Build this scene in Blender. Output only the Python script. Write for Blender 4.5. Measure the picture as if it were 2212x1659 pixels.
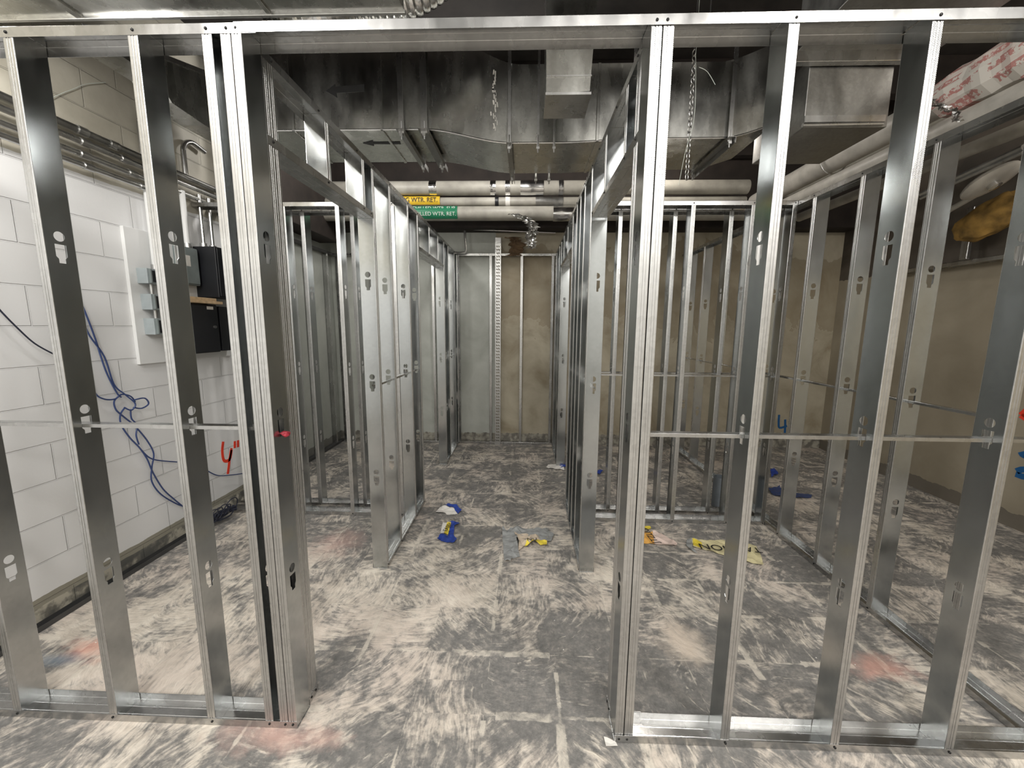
import bpy, bmesh, math, random
from mathutils import Vector, Matrix, noise
random.seed(7)
S = bpy.context.scene
for o in list(bpy.data.objects): bpy.data.objects.remove(o)
C = S.collection
PI = math.pi

# ------------------------------------------------------------------ camera
CAM = Vector((0, -1.303, 1.546)); FPX = 859.74
AR = Vector((0.99936, 0.03497, 0.0075)); AU = Vector((-0.01243, 0.14301, 0.98964)); AF = Vector((-0.03353, 0.98910, -0.14335))
cd = bpy.data.cameras.new('camera'); cam = bpy.data.objects.new('camera', cd); C.objects.link(cam)
cd.sensor_width = 36; cd.lens = FPX / 2212 * 36; cd.clip_start = 0.02
cam.matrix_world = Matrix(((AR.x, AU.x, -AF.x, CAM.x), (AR.y, AU.y, -AF.y, CAM.y), (AR.z, AU.z, -AF.z, CAM.z), (0, 0, 0, 1)))
S.camera = cam
def at(px, py, X=None, Y=None, Z=None):
    "where the sight line through a photo pixel meets a plane of the room"
    d = AF + AR * ((px - 1106) / FPX) - AU * ((py - 829.5) / FPX)
    if X is not None: t = (X - CAM.x) / d.x
    elif Y is not None: t = (Y - CAM.y) / d.y
    else: t = (Z - CAM.z) / d.z
    return CAM + d * t

# ------------------------------------------------------------------ light and exposure
w = bpy.data.worlds.new('world'); S.world = w; w.use_nodes = True
w.node_tree.nodes['Background'].inputs[0].default_value = (.75, .82, .9, 1)
w.node_tree.nodes['Background'].inputs[1].default_value = .05
S.view_settings.view_transform = 'Standard'; S.view_settings.look = 'None'
S.view_settings.gamma = 1; S.view_settings.use_curve_mapping = False
S.view_settings.exposure = 0.62
def lamp(name, loc, power, col=(1, .965, .92), r=.07):
    l = bpy.data.lights.new(name, 'POINT'); l.energy = power; l.color = col; l.shadow_soft_size = r
    o = bpy.data.objects.new(name, l); o.location = loc; C.objects.link(o); return o
lamp('work_or_fill_light', (1.25, -.95, 3.0), 36, r=.08)
lamp('work_or_fill_light', (-1.3, -.95, 2.98), 36, r=.08)
lamp('work_or_fill_light', (-2.0, .12, 2.70), 17, r=.1)
lamp('work_or_fill_light', (-1.55, 2.45, 3.17), 17, r=.1)
lamp('work_or_fill_light', (-0.3, 2.5, 3.3), 24, r=.1)  # unseen fill lamp added to brighten the corridor floor
lamp('work_or_fill_light', (1.3, 2.9, 3.3), 16, (1, .93, .84), r=.1)  # unseen fill lamp added to lift the right rear room
lamp('work_or_fill_light', (2.9, .5, 3.1), 22, (1, .92, .82), r=.12)  # unseen fill lamp added to lift the room beyond the right partition
def fill_light(x, y, power, sx=1.2, sy=.6):        # unseen area lights added behind the camera for soft fill
    l = bpy.data.lights.new('unseen_fill_light', 'AREA'); l.shape = 'RECTANGLE'; l.size = sx; l.size_y = sy; l.energy = power; l.color = (1, .97, .92)
    o = bpy.data.objects.new('unseen_fill_light', l); o.location = (x, y, 3.4); C.objects.link(o)
for x in (-1.5, .6, 2.7):
    for y in (-2.3, -3.8): fill_light(x, y, 32)

# ------------------------------------------------------------------ materials
def newmat(name):
    m = bpy.data.materials.new(name); m.use_nodes = True
    nt = m.node_tree; b = nt.nodes['Principled BSDF']; return m, nt, b
def N(nt, t, **k):
    n = nt.nodes.new(t)
    for a, v in k.items():
        if a.startswith('i_'):
            s = a[2:]; s = int(s) if s.isdigit() else s
            n.inputs[s].default_value = v
        else: setattr(n, a, v)
    return n
def L(nt, a, b): nt.links.new(a, b)
def math_(nt, op, a, b=None, c=None, clamp=False):
    n = nt.nodes.new('ShaderNodeMath'); n.operation = op; n.use_clamp = clamp
    for i, v in enumerate((a, b, c)):
        if v is None: continue
        if isinstance(v, (int, float)): n.inputs[i].default_value = v
        else: nt.links.new(v, n.inputs[i])
    return n.outputs[0]
def mixc(nt, f, a, b, mode='MIX'):
    n = nt.nodes.new('ShaderNodeMix'); n.data_type = 'RGBA'; n.blend_type = mode
    for i, v in ((0, f), (6, a), (7, b)):
        if isinstance(v, (int, float)): n.inputs[i].default_value = v
        elif isinstance(v, tuple): n.inputs[i].default_value = (*v, 1)
        else: nt.links.new(v, n.inputs[i])
    return n.outputs[2]
def ramp(nt, f, stops):
    n = nt.nodes.new('ShaderNodeValToRGB'); e = n.color_ramp.elements
    while len(e) < len(stops): e.new(.5)
    for el, (p, c) in zip(e, stops):
        el.position = p; el.color = (*c, 1) if isinstance(c, tuple) else (c, c, c, 1)
    nt.links.new(f, n.inputs[0]); return n.outputs[0]
def coords(nt): return nt.nodes.new('ShaderNodeTexCoord').outputs['Object']
def noise_(nt, vec, scale, detail=3, rough=.55, dist=0):
    n = nt.nodes.new('ShaderNodeTexNoise'); n.inputs['Scale'].default_value = scale
    n.inputs['Detail'].default_value = detail; n.inputs['Roughness'].default_value = rough
    n.inputs['Distortion'].default_value = dist
    nt.links.new(vec, n.inputs['Vector']); return n.outputs[0]
def mapping(nt, vec, scale=(1, 1, 1), loc=(0, 0, 0)):
    n = nt.nodes.new('ShaderNodeMapping'); n.inputs['Scale'].default_value = scale; n.inputs['Location'].default_value = loc
    nt.links.new(vec, n.inputs['Vector']); return n.outputs[0]
def bump(nt, b, h, strength, dist):
    n = nt.nodes.new('ShaderNodeBump'); n.inputs['Strength'].default_value = strength; n.inputs['Distance'].default_value = dist
    nt.links.new(h, n.inputs['Height']); nt.links.new(n.outputs[0], b.inputs['Normal'])

def plain(name, col, rough=.6, metal=0, var=.12, vs=12, emit=None):
    m, nt, b = newmat(name); co = coords(nt); n = noise_(nt, co, vs, 4)
    lo = tuple(c * (1 - var) for c in col); hi = tuple(min(1, c * (1 + var)) for c in col)
    L(nt, ramp(nt, n, [(.3, lo), (.7, hi)]), b.inputs['Base Color'])
    b.inputs['Roughness'].default_value = rough; b.inputs['Metallic'].default_value = metal
    return m

def galv(name, lo=.50, hi=.68, r0=.26, r1=.42, knurl=False, tint=(1, 1, .99), wav=.0006, nd=5):
    m, nt, b = newmat(name); co = coords(nt)
    v = N(nt, 'ShaderNodeTexVoronoi', i_Scale=70); L(nt, co, v.inputs['Vector'])
    sp = math_(nt, 'MULTIPLY', v.outputs['Color'], .25)
    n = noise_(nt, mapping(nt, co, (6, 6, 2)), 1.6, nd)
    f = math_(nt, 'ADD', math_(nt, 'MULTIPLY', n, .8), sp)
    L(nt, ramp(nt, f, [(.25, tuple(lo * t for t in tint)), (.75, tuple(hi * t for t in tint))]), b.inputs['Base Color'])
    L(nt, ramp(nt, n, [(.3, r0), (.7, r1)]), b.inputs['Roughness'])
    b.inputs['Metallic'].default_value = 1
    h = noise_(nt, mapping(nt, co, (3, 3, 1.0)), 3, 0)
    h = math_(nt, 'MULTIPLY', h, wav)
    if knurl:
        sx = N(nt, 'ShaderNodeSeparateXYZ'); L(nt, co, sx.inputs[0])
        a = math_(nt, 'SINE', math_(nt, 'MULTIPLY', sx.outputs[2], 2 * PI / .0055))
        c = math_(nt, 'SINE', math_(nt, 'MULTIPLY', sx.outputs[0], 2 * PI / .0045))
        k = math_(nt, 'MULTIPLY', math_(nt, 'MULTIPLY', a, c), .00012)
        h = math_(nt, 'ADD', h, k)
    bump(nt, b, h, 1, 1)
    return m
M_web = galv('galvanized_web', .42, .50, .15, .25, tint=(.95, .99, 1), wav=.0004, nd=2)
M_flange = galv('galvanized_knurled_flange', .46, .62, .25, .36, knurl=True, nd=3)
M_track = galv('galvanized_track', .42, .55, .2, .33, wav=.0008, nd=3)
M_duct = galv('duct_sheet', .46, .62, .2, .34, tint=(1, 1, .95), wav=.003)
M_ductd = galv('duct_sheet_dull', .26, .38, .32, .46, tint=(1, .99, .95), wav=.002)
M_conduit = galv('conduit_steel', .52, .66, .25, .35)
M_foil = galv('foil', .7, .9, .12, .25, wav=.01)
M_screw = plain('screw_black', (.02, .02, .02), .4, .6)
M_black = plain('black_enamel', (.008, .009, .012), .45)
M_boxgrey = plain('grey_enamel', (.19, .22, .22), .45)
M_boxlt = plain('galvanized_box', (.40, .45, .47), .5, .3)
M_wood = plain('raw_wood', (.55, .40, .24), .7, 0, .2, 30)
M_cable = plain('blue_cable', (.035, .06, .17), .45)
M_cabledk = plain('dark_cable', (.02, .024, .045), .45)
M_pipew = plain('pipe_jacket_white', (.34, .325, .285), .5, 0, .25, 6)
M_pipewr = plain('pipe_jacket_clean', (.48, .46, .42), .45, 0, .2, 8)
M_yellow = plain('label_yellow', (.72, .47, .03), .5)
M_green = plain('label_green', (.01, .17, .08), .5)
M_ink = plain('ink_black', (.012, .012, .012), .6)
M_inkw = plain('ink_white', (.6, .65, .6), .6)
M_inkred = plain('ink_red', (.42, .09, .08), .7, 0, .3, 40)
M_red = plain('spray_red', (.80, .05, .02), .6)
M_blue = plain('spray_blue', (.01, .10, .28), .6)
M_tapered = plain('red_tape', (.30, .02, .035), .5)
M_rubber = plain('dark_strip', (.06, .06, .06), .5)
M_pvc = plain('grey_plastic', (.16, .18, .20), .5)
M_bagblue = plain('bag_blue', (.015, .05, .32), .55, 0, .3, 25)
M_bagwhite = plain('bag_white', (.72, .70, .66), .7, 0, .1, 20)
M_baggrey = plain('bag_grey', (.27, .28, .28), .7, 0, .25, 20)
M_bagyel = plain('bag_yellow', (.75, .60, .06), .6, 0, .2, 20)
M_bagpale = plain('bag_pale_yellow', (.66, .60, .36), .6, 0, .2, 20)
M_bagor = plain('bag_orange', (.78, .42, .10), .6, 0, .2, 20)
M_bagpink = plain('bag_pink', (.72, .58, .52), .6, 0, .2, 20)
M_kraft = plain('kraft_paper', (.50, .42, .33), .8, 0, .2, 20)
M_beam = plain('beam_and_dark_cap', (.022, .016, .013), .8, 0, .4, 6)
M_insul = plain('yellow_insulation', (.22, .13, .03), .8, 0, .6, 9)
M_brown = plain('torn_brown_paper', (.30, .20, .12), .85, 0, .35, 9)

def mat_floor():
    m, nt, b = newmat('mortar_stained_concrete'); co = coords(nt)
    sx = N(nt, 'ShaderNodeSeparateXYZ'); L(nt, co, sx.inputs[0])
    T = .305
    gx = math_(nt, 'DIVIDE', math_(nt, 'ADD', sx.outputs[0], 5.03), T); gy = math_(nt, 'DIVIDE', math_(nt, 'ADD', sx.outputs[1], 5.1), T)
    ix = math_(nt, 'FLOOR', gx); iy = math_(nt, 'FLOOR', gy)
    cell = N(nt, 'ShaderNodeCombineXYZ'); L(nt, ix, cell.inputs[0]); L(nt, iy, cell.inputs[1])
    wn = N(nt, 'ShaderNodeTexWhiteNoise', noise_dimensions='3D'); L(nt, cell.outputs[0], wn.inputs['Vector'])
    ws = N(nt, 'ShaderNodeSeparateColor'); L(nt, wn.outputs['Color'], ws.inputs[0])
    r1, r2, r3 = ws.outputs[0], ws.outputs[1], ws.outputs[2]
    # trowel arcs: every old tile was buttered with its own sweep
    cxy = N(nt, 'ShaderNodeCombineXYZ')
    fx = math_(nt, 'SUBTRACT', math_(nt, 'SUBTRACT', gx, ix), .5); fy = math_(nt, 'SUBTRACT', math_(nt, 'SUBTRACT', gy, iy), .5)
    a1 = math_(nt, 'MULTIPLY', math_(nt, 'FLOOR', math_(nt, 'MULTIPLY', r1, 8)), PI / 4)
    R0 = math_(nt, 'ADD', math_(nt, 'MULTIPLY', r3, 2.2), .7)
    dx = math_(nt, 'SUBTRACT', fx, math_(nt, 'MULTIPLY', math_(nt, 'COSINE', a1), R0)); dy = math_(nt, 'SUBTRACT', fy, math_(nt, 'MULTIPLY', math_(nt, 'SINE', a1), R0))
    wob = noise_(nt, co, 7, 2)
    rad = math_(nt, 'ADD', math_(nt, 'SQRT', math_(nt, 'ADD', math_(nt, 'MULTIPLY', dx, dx), math_(nt, 'MULTIPLY', dy, dy))), math_(nt, 'MULTIPLY', wob, .18))
    th = math_(nt, 'MULTIPLY', math_(nt, 'ARCTAN2', dy, dx), R0)
    pc = N(nt, 'ShaderNodeCombineXYZ'); L(nt, rad, pc.inputs[0]); L(nt, th, pc.inputs[1]); L(nt, math_(nt, 'MULTIPLY', r2, 30), pc.inputs[2])
    streak = noise_(nt, mapping(nt, pc.outputs[0], (17, 3.2, 1)), 1, 3, .6, .15)
    fine = noise_(nt, mapping(nt, pc.outputs[0], (42, 5, 1)), 1, 2, .6, .1)
    cover = noise_(nt, co, 3.0, 8, .66, .25); big = noise_(nt, co, .8, 2, .5); mid = noise_(nt, co, 11, 5, .65, .4)
    speck = noise_(nt, co, 60, 5, .75); mott = noise_(nt, co, 17, 7, .7, .2)
    def blob(px, py, rx, ry):
        p = at(px, py, Z=0)
        a = math_(nt, 'DIVIDE', math_(nt, 'SUBTRACT', sx.outputs[0], p.x), rx); b_ = math_(nt, 'DIVIDE', math_(nt, 'SUBTRACT', sx.outputs[1], p.y), ry)
        d = math_(nt, 'ADD', math_(nt, 'MULTIPLY', a, a), math_(nt, 'MULTIPLY', b_, b_))
        return math_(nt, 'POWER', 2.718, math_(nt, 'MULTIPLY', d, -1))
    # where the installers left most thinset, and where the slab shows
    bias = None
    for px, py, rx, ry, k in ((930, 1330, .28, .32, .16), (1130, 1290, .30, .2, .14), (1180, 1200, .2, .2, .10), (450, 1330, .9, .7, .12), (300, 1500, .5, .3, .06), (1450, 1300, .35, .3, .05), (1150, 1500, .9, .14, -.12),
                             (1000, 1400, .5, .08, -.05), (1280, 1380, .3, .14, -.10), (1700, 1400, .45, .3, -.10), (760, 1420, .2, .25, -.08), (1100, 1050, .4, .6, -.04), (820, 1630, 2.5, .12, -.05)):
        t = math_(nt, 'MULTIPLY', blob(px, py, rx, ry), k); bias = t if bias is None else math_(nt, 'ADD', bias, t)
    f = math_(nt, 'ADD', math_(nt, 'SUBTRACT', math_(nt, 'MULTIPLY', cover, 1.25), .15), bias)
    f = math_(nt, 'ADD', f, math_(nt, 'MULTIPLY', math_(nt, 'SUBTRACT', r2, .5), .10))
    f = math_(nt, 'ADD', f, math_(nt, 'MULTIPLY', math_(nt, 'SUBTRACT', mott, .5), .55))
    f = math_(nt, 'ADD', f, math_(nt, 'MULTIPLY', math_(nt, 'SUBTRACT', big, .5), .35))
    # combed notches show where the thinset is about half worn away
    comb = math_(nt, 'MULTIPLY', math_(nt, 'SUBTRACT', streak, .5), .55)
    f = math_(nt, 'ADD', f, comb); f = math_(nt, 'ADD', f, math_(nt, 'MULTIPLY', math_(nt, 'SUBTRACT', fine, .5), .12))
    # crisp little ridges standing on the bare slab, in clusters
    clus = math_(nt, 'GREATER_THAN', noise_(nt, co, 4.5, 2, .5), .52)
    ridge = math_(nt, 'MULTIPLY', math_(nt, 'MULTIPLY', math_(nt, 'SUBTRACT', streak, .59, clamp=True), 7, clamp=True), clus)
    spk = math_(nt, 'MULTIPLY', math_(nt, 'SUBTRACT', speck, .66, clamp=True), 9, clamp=True)
    def edge(g, gi, other):
        fr = math_(nt, 'FRACT', g); a = math_(nt, 'ABSOLUTE', math_(nt, 'SUBTRACT', fr, .5))
        wn2 = N(nt, 'ShaderNodeTexWhiteNoise', noise_dimensions='2D'); cc = N(nt, 'ShaderNodeCombineXYZ')
        L(nt, math_(nt, 'ROUND', g), cc.inputs[0]); L(nt, math_(nt, 'FLOOR', math_(nt, 'MULTIPLY', other, 1.3)), cc.inputs[1]); L(nt, cc.outputs[0], wn2.inputs['Vector'])
        wid = math_(nt, 'SUBTRACT', .5, math_(nt, 'MULTIPLY', math_(nt, 'SUBTRACT', wn2.outputs['Value'], .45, clamp=True), .12))
        v = math_(nt, 'ADD', a, math_(nt, 'MULTIPLY', math_(nt, 'SUBTRACT', mid, .5), .10))
        return math_(nt, 'MULTIPLY', math_(nt, 'SUBTRACT', v, wid, clamp=True), 60, clamp=True)
    eg = math_(nt, 'MULTIPLY', math_(nt, 'MAXIMUM', edge(gx, ix, gy), edge(gy, iy, gx)), math_(nt, 'MULTIPLY', math_(nt, 'SUBTRACT', mid, .38, clamp=True), 5, clamp=True))
    slabc = ramp(nt, math_(nt, 'ADD', math_(nt, 'MULTIPLY', mott, .6), math_(nt, 'MULTIPLY', speck, .4)), [(.35, (.115, .113, .11)), (.5, (.19, .185, .177)), (.65, (.31, .288, .262))])
    cream = ramp(nt, math_(nt, 'ADD', math_(nt, 'MULTIPLY', mid, .6), math_(nt, 'MULTIPLY', fine, .4)), [(.35, (.50, .45, .385)), (.5, (.66, .60, .52)), (.65, (.77, .715, .63))])
    cream = mixc(nt, math_(nt, 'MULTIPLY', math_(nt, 'SUBTRACT', noise_(nt, co, 1.4, 2), .42, clamp=True), 4, clamp=True), cream, mixc(nt, .5, cream, (.56, .47, .42)))
    cov = ramp(nt, f, [(.40, 0.0), (.50, .32), (.58, .72), (.70, 1.0)])
    col = mixc(nt, cov, slabc, cream)
    hi = math_(nt, 'MAXIMUM', math_(nt, 'MULTIPLY', ridge, .75), math_(nt, 'MAXIMUM', math_(nt, 'MULTIPLY', eg, .7), math_(nt, 'MULTIPLY', spk, .5)))
    col = mixc(nt, hi, col, (.66, .61, .53))
    f = math_(nt, 'ADD', f, math_(nt, 'MULTIPLY', hi, .3))
    def stain(col, px, py, rx, ry, c, k=.8):
        p = at(px, py, Z=0)
        dx = math_(nt, 'DIVIDE', math_(nt, 'SUBTRACT', sx.outputs[0], p.x), rx)
        dy = math_(nt, 'DIVIDE', math_(nt, 'SUBTRACT', sx.outputs[1], p.y), ry)
        d = math_(nt, 'SQRT', math_(nt, 'ADD', math_(nt, 'MULTIPLY', dx, dx), math_(nt, 'MULTIPLY', dy, dy)))
        d = math_(nt, 'ADD', d, math_(nt, 'MULTIPLY', math_(nt, 'SUBTRACT', mid, .5), 1.6))
        a = math_(nt, 'MULTIPLY', math_(nt, 'SUBTRACT', 1, d, clamp=True), 1.2, clamp=True)
        return mixc(nt, math_(nt, 'MULTIPLY', a, k), col, c)
    col = stain(col, 200, 1400, .16, .1, (.70, .32, .24), .6)
    col = stain(col, 130, 1425, .14, .05, (.16, .22, .28), .7)
    col = stain(col, 1900, 1440, .2, .1, (.66, .36, .29), .6)
    col = stain(col, 735, 1170, .22, .22, (.62, .42, .37), .5)
    col = stain(col, 600, 1590, .3, .08, (.62, .40, .34), .6)
    col = stain(col, 1480, 1390, .14, .16, (.66, .57, .48), .9)
    L(nt, col, b.inputs['Base Color'])
    L(nt, ramp(nt, f, [(.3, .55), (.7, .85)]), b.inputs['Roughness'])
    bump(nt, b, math_(nt, 'MULTIPLY', f, .006), .8, 1)
    return m
M_floor = mat_floor()

def mat_cmu():
    m, nt, b = newmat('painted_block'); co = coords(nt)
    sx = N(nt, 'ShaderNodeSeparateXYZ'); L(nt, co, sx.inputs[0])
    cb = N(nt, 'ShaderNodeCombineXYZ'); L(nt, math_(nt, 'SUBTRACT', sx.outputs[1], .65 - 4.06 + .2), cb.inputs[0]); L(nt, math_(nt, 'ADD', sx.outputs[2], .0965 + .0), cb.inputs[1])
    br = N(nt, 'ShaderNodeTexBrick', i_Scale=1.0); L(nt, cb.outputs[0], br.inputs['Vector'])
    br.inputs['Brick Width'].default_value = .406; br.inputs['Row Height'].default_value = .203; br.inputs['Mortar Size'].default_value = .0045
    br.inputs['Mortar Smooth'].default_value = .5
    br.inputs['Color1'].default_value = (1, 1, 1, 1); br.inputs['Color2'].default_value = (.97, .97, .97, 1); br.inputs['Mortar'].default_value = (0, 0, 0, 1)
    n = noise_(nt, co, 60, 4, .7); n2 = noise_(nt, co, 3, 4)
    z = math_(nt, 'ADD', sx.outputs[2], math_(nt, 'MULTIPLY', math_(nt, 'SUBTRACT', n2, .5), .05))
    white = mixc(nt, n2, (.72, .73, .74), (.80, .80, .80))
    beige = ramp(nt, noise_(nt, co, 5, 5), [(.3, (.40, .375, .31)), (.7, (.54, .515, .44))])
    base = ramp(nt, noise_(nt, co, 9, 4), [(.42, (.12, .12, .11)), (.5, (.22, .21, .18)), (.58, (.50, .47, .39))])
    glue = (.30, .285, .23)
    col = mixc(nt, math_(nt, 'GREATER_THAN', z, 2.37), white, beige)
    n3 = noise_(nt, co, 7, 3)
    zb = math_(nt, 'ADD', sx.outputs[2], math_(nt, 'MULTIPLY', math_(nt, 'SUBTRACT', n3, .5), .02))
    col = mixc(nt, math_(nt, 'LESS_THAN', zb, .135), col, glue)
    col = mixc(nt, math_(nt, 'LESS_THAN', zb, .085), col, base)
    mort = math_(nt, 'MULTIPLY', br.outputs['Fac'], .16)
    col = mixc(nt, mort, col, mixc(nt, .5, col, (.25, .25, .25)))
    L(nt, col, b.inputs['Base Color']); b.inputs['Roughness'].default_value = .5
    h = math_(nt, 'ADD', math_(nt, 'MULTIPLY', br.outputs['Fac'], -.006), math_(nt, 'MULTIPLY', n, .0006))
    bump(nt, b, h, 1, 1)
    return m
M_cmu = mat_cmu()

def mat_back():
    m, nt, b = newmat('old_painted_drywall'); co = coords(nt)
    sx = N(nt, 'ShaderNodeSeparateXYZ'); L(nt, co, sx.inputs[0])
    n = noise_(nt, co, 2.2, 5, .6, .6); n2 = noise_(nt, co, 14, 4)
    beige = ramp(nt, n, [(.3, (.30, .255, .175)), (.5, (.44, .395, .30)), (.7, (.54, .50, .39))])
    grey = ramp(nt, n, [(.3, (.40, .42, .38)), (.7, (.58, .60, .56))])
    left = math_(nt, 'LESS_THAN', sx.outputs[0], -.39)
    col = mixc(nt, left, beige, grey)
    # dark water stain high on the right half, cove-base glue low
    zz = math_(nt, 'ADD', sx.outputs[2], math_(nt, 'MULTIPLY', math_(nt, 'SUBTRACT', n, .5), 1.6))
    st = math_(nt, 'MULTIPLY', math_(nt, 'GREATER_THAN', zz, 1.55), math_(nt, 'SUBTRACT', 1, left))
    st = math_(nt, 'MULTIPLY', st, math_(nt, 'LESS_THAN', zz, 2.5))
    col = mixc(nt, math_(nt, 'MULTIPLY', st, .45), col, (.22, .17, .10))
    zb = math_(nt, 'ADD', sx.outputs[2], math_(nt, 'MULTIPLY', math_(nt, 'SUBTRACT', n2, .5), .06))
    col = mixc(nt, math_(nt, 'LESS_THAN', zb, .13), col, ramp(nt, n2, [(.4, (.16, .15, .13)), (.6, (.40, .38, .32))]))
    L(nt, col, b.inputs['Base Color']); b.inputs['Roughness'].default_value = .6
    bump(nt, b, math_(nt, 'MULTIPLY', n2, .002), .6, 1)
    return m
M_back = mat_back()
def mat_wall(name, lo, hi, base=(.10, .09, .08), dark=0):
    m, nt, b = newmat(name); co = coords(nt)
    sx = N(nt, 'ShaderNodeSeparateXYZ'); L(nt, co, sx.inputs[0])
    n = noise_(nt, co, 1.6, 5, .6, .5); n2 = noise_(nt, co, 12, 4)
    col = ramp(nt, n, [(.3, lo), (.7, hi)])
    zb = math_(nt, 'ADD', sx.outputs[2], math_(nt, 'MULTIPLY', math_(nt, 'SUBTRACT', n2, .5), .08))
    col = mixc(nt, math_(nt, 'MULTIPLY', math_(nt, 'LESS_THAN', zb, .12), .7), col, base)
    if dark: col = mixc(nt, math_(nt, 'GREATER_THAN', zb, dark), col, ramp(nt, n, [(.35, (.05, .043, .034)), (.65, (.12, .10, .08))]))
    L(nt, col, b.inputs['Base Color']); b.inputs['Roughness'].default_value = .65
    bump(nt, b, math_(nt, 'MULTIPLY', n2, .002), .5, 1); return m
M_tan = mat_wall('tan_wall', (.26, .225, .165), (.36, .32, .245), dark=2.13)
M_dry = mat_wall('grey_drywall', (.36, .38, .35), (.52, .54, .50))
M_rear = mat_wall('pale_wall', (.5, .5, .48), (.62, .62, .6))
M_hall = plain('hall_deck', (.22, .22, .22), .8)
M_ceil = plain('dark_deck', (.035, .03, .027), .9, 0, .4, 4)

# ------------------------------------------------------------------ mesh helpers
def link(name, me, parent=None, loc=None, mats=()):
    o = bpy.data.objects.new(name, me); C.objects.link(o)
    for m in mats: o.data.materials.append(m)
    if parent: o.parent = parent
    if loc: o.location = loc
    return o
def fin(name, bm, mats, parent=None, smooth=False, loc=None):
    me = bpy.data.meshes.new(name); bmesh.ops.recalc_face_normals(bm, faces=bm.faces[:]); bm.to_mesh(me); bm.free()
    if not isinstance(mats, (list, tuple)): mats = [mats]
    for m in mats: me.materials.append(m)
    if smooth:
        for p in me.polygons: p.use_smooth = True
        try: me.set_sharp_from_angle(angle=math.radians(40))
        except Exception: pass
    return link(name, me, parent, loc)
def thing(name, label, cat, loc=(0, 0, 0), group=None, rot=0):
    o = bpy.data.objects.new(name, None); C.objects.link(o); o.location = loc; o.rotation_euler = (0, 0, rot)
    o.empty_display_size = .1; o['label'] = label; o['category'] = cat
    if group: o['group'] = group
    return o
def tag(o, label, cat, group=None):
    o['label'] = label; o['category'] = cat
    if group: o['group'] = group
    return o
def structure(o): o['kind'] = 'structure'; return o
def box(bm, x0, x1, y0, y1, z0, z1, bev=0, mi=0):
    v = [bm.verts.new(p) for p in ((x0, y0, z0), (x1, y0, z0), (x1, y1, z0), (x0, y1, z0), (x0, y0, z1), (x1, y0, z1), (x1, y1, z1), (x0, y1, z1))]
    fs = [bm.faces.new([v[i] for i in q]) for q in ((0, 3, 2, 1), (4, 5, 6, 7), (0, 1, 5, 4), (1, 2, 6, 5), (2, 3, 7, 6), (3, 0, 4, 7))]
    for f in fs: f.material_index = mi
    if bev:
        es = list({e for f in fs for e in f.edges})
        bmesh.ops.bevel(bm, geom=es, offset=bev, segments=2, affect='EDGES', profile=.5)
def tube(bm, pts, r, seg=10, cap=True, mi=0):
    pts = [Vector(p) for p in pts]; rings = []
    rr = r if isinstance(r, (list, tuple)) else [r] * len(pts)
    up = None
    for i, p in enumerate(pts):
        d = (pts[min(i + 1, len(pts) - 1)] - pts[max(i - 1, 0)]).normalized()
        if up is None: up = Vector((0, 0, 1)) if abs(d.z) < .9 else Vector((1, 0, 0))
        a = d.cross(up)
        if a.length < 1e-4: a = d.cross(Vector((0, 1, 0)))
        a.normalize(); u = a.cross(d).normalized(); up = u
        rings.append([bm.verts.new(p + (a * math.cos(t * 2 * PI / seg) + u * math.sin(t * 2 * PI / seg)) * rr[i]) for t in range(seg)])
    for a, b_ in zip(rings, rings[1:]):
        for k in range(seg):
            f = bm.faces.new((a[k], a[(k + 1) % seg], b_[(k + 1) % seg], b_[k])); f.material_index = mi
    if cap:
        for q in (rings[0], rings[-1]):
            f = bm.faces.new(q); f.material_index = mi
def spline(pts, n=8, closed=False):
    P = [Vector(p) for p in pts]; out = []
    m = len(P)
    for i in range(m if closed else m - 1):
        if closed: a, b_, c, d = P[i - 1], P[i], P[(i + 1) % m], P[(i + 2) % m]
        else: a, b_, c, d = P[max(i - 1, 0)], P[i], P[i + 1], P[min(i + 2, m - 1)]
        for k in range(n):
            t = k / n
            out.append(.5 * ((2 * b_) + (c - a) * t + (2 * a - 5 * b_ + 4 * c - d) * t * t + (-a + 3 * b_ - 3 * c + d) * t ** 3))
    if not closed: out.append(P[-1])
    return out
def prism(bm, poly, fn0, fn1, mi=0):
    a = [bm.verts.new(fn0(*p)) for p in poly]; b_ = [bm.verts.new(fn1(*p)) for p in poly]; n = len(poly)
    for i in range(n):
        f = bm.faces.new((a[i], a[(i + 1) % n], b_[(i + 1) % n], b_[i])); f.material_index = mi
    for q in (a, b_):
        f = bm.faces.new(q); f.material_index = mi
def sheet(bm, prof, t, fn, l0, l1, mi=0, loopmat=None):
    "thin bent sheet: 2-D profile swept along a length; fn(a, b, l) gives the point"
    P = [Vector(p) for p in prof]; nrm = []
    for i in range(len(P)):
        d = Vector((0, 0))
        for j in (i - 1, i):
            if 0 <= j < len(P) - 1:
                e = (P[j + 1] - P[j]).normalized(); d += Vector((-e.y, e.x))
        d.normalize(); nrm.append(d)
    Q = [p + n_ * t for p, n_ in zip(P, nrm)]
    R = []
    for l in (l0, l1):
        R.append(([bm.verts.new(fn(p.x, p.y, l)) for p in P], [bm.verts.new(fn(p.x, p.y, l)) for p in Q]))
    (a0, b0), (a1, b1) = R
    for i in range(len(P) - 1):
        k = loopmat[i] if loopmat else mi
        for q in ((a0[i], a0[i + 1], a1[i + 1], a1[i]), (b0[i + 1], b0[i], b1[i], b1[i + 1]), (a0[i + 1], a0[i], b0[i], b0[i + 1]), (a1[i], a1[i + 1], b1[i + 1], b1[i])):
            f = bm.faces.new(q); f.material_index = k
    for i in (0, len(P) - 1):
        f = bm.faces.new((a0[i], a1[i], b1[i], b0[i])); f.material_index = mi
W, FL, TH = .092, .032, .0012
HOLES = [.645, 1.24, 1.835]
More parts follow.
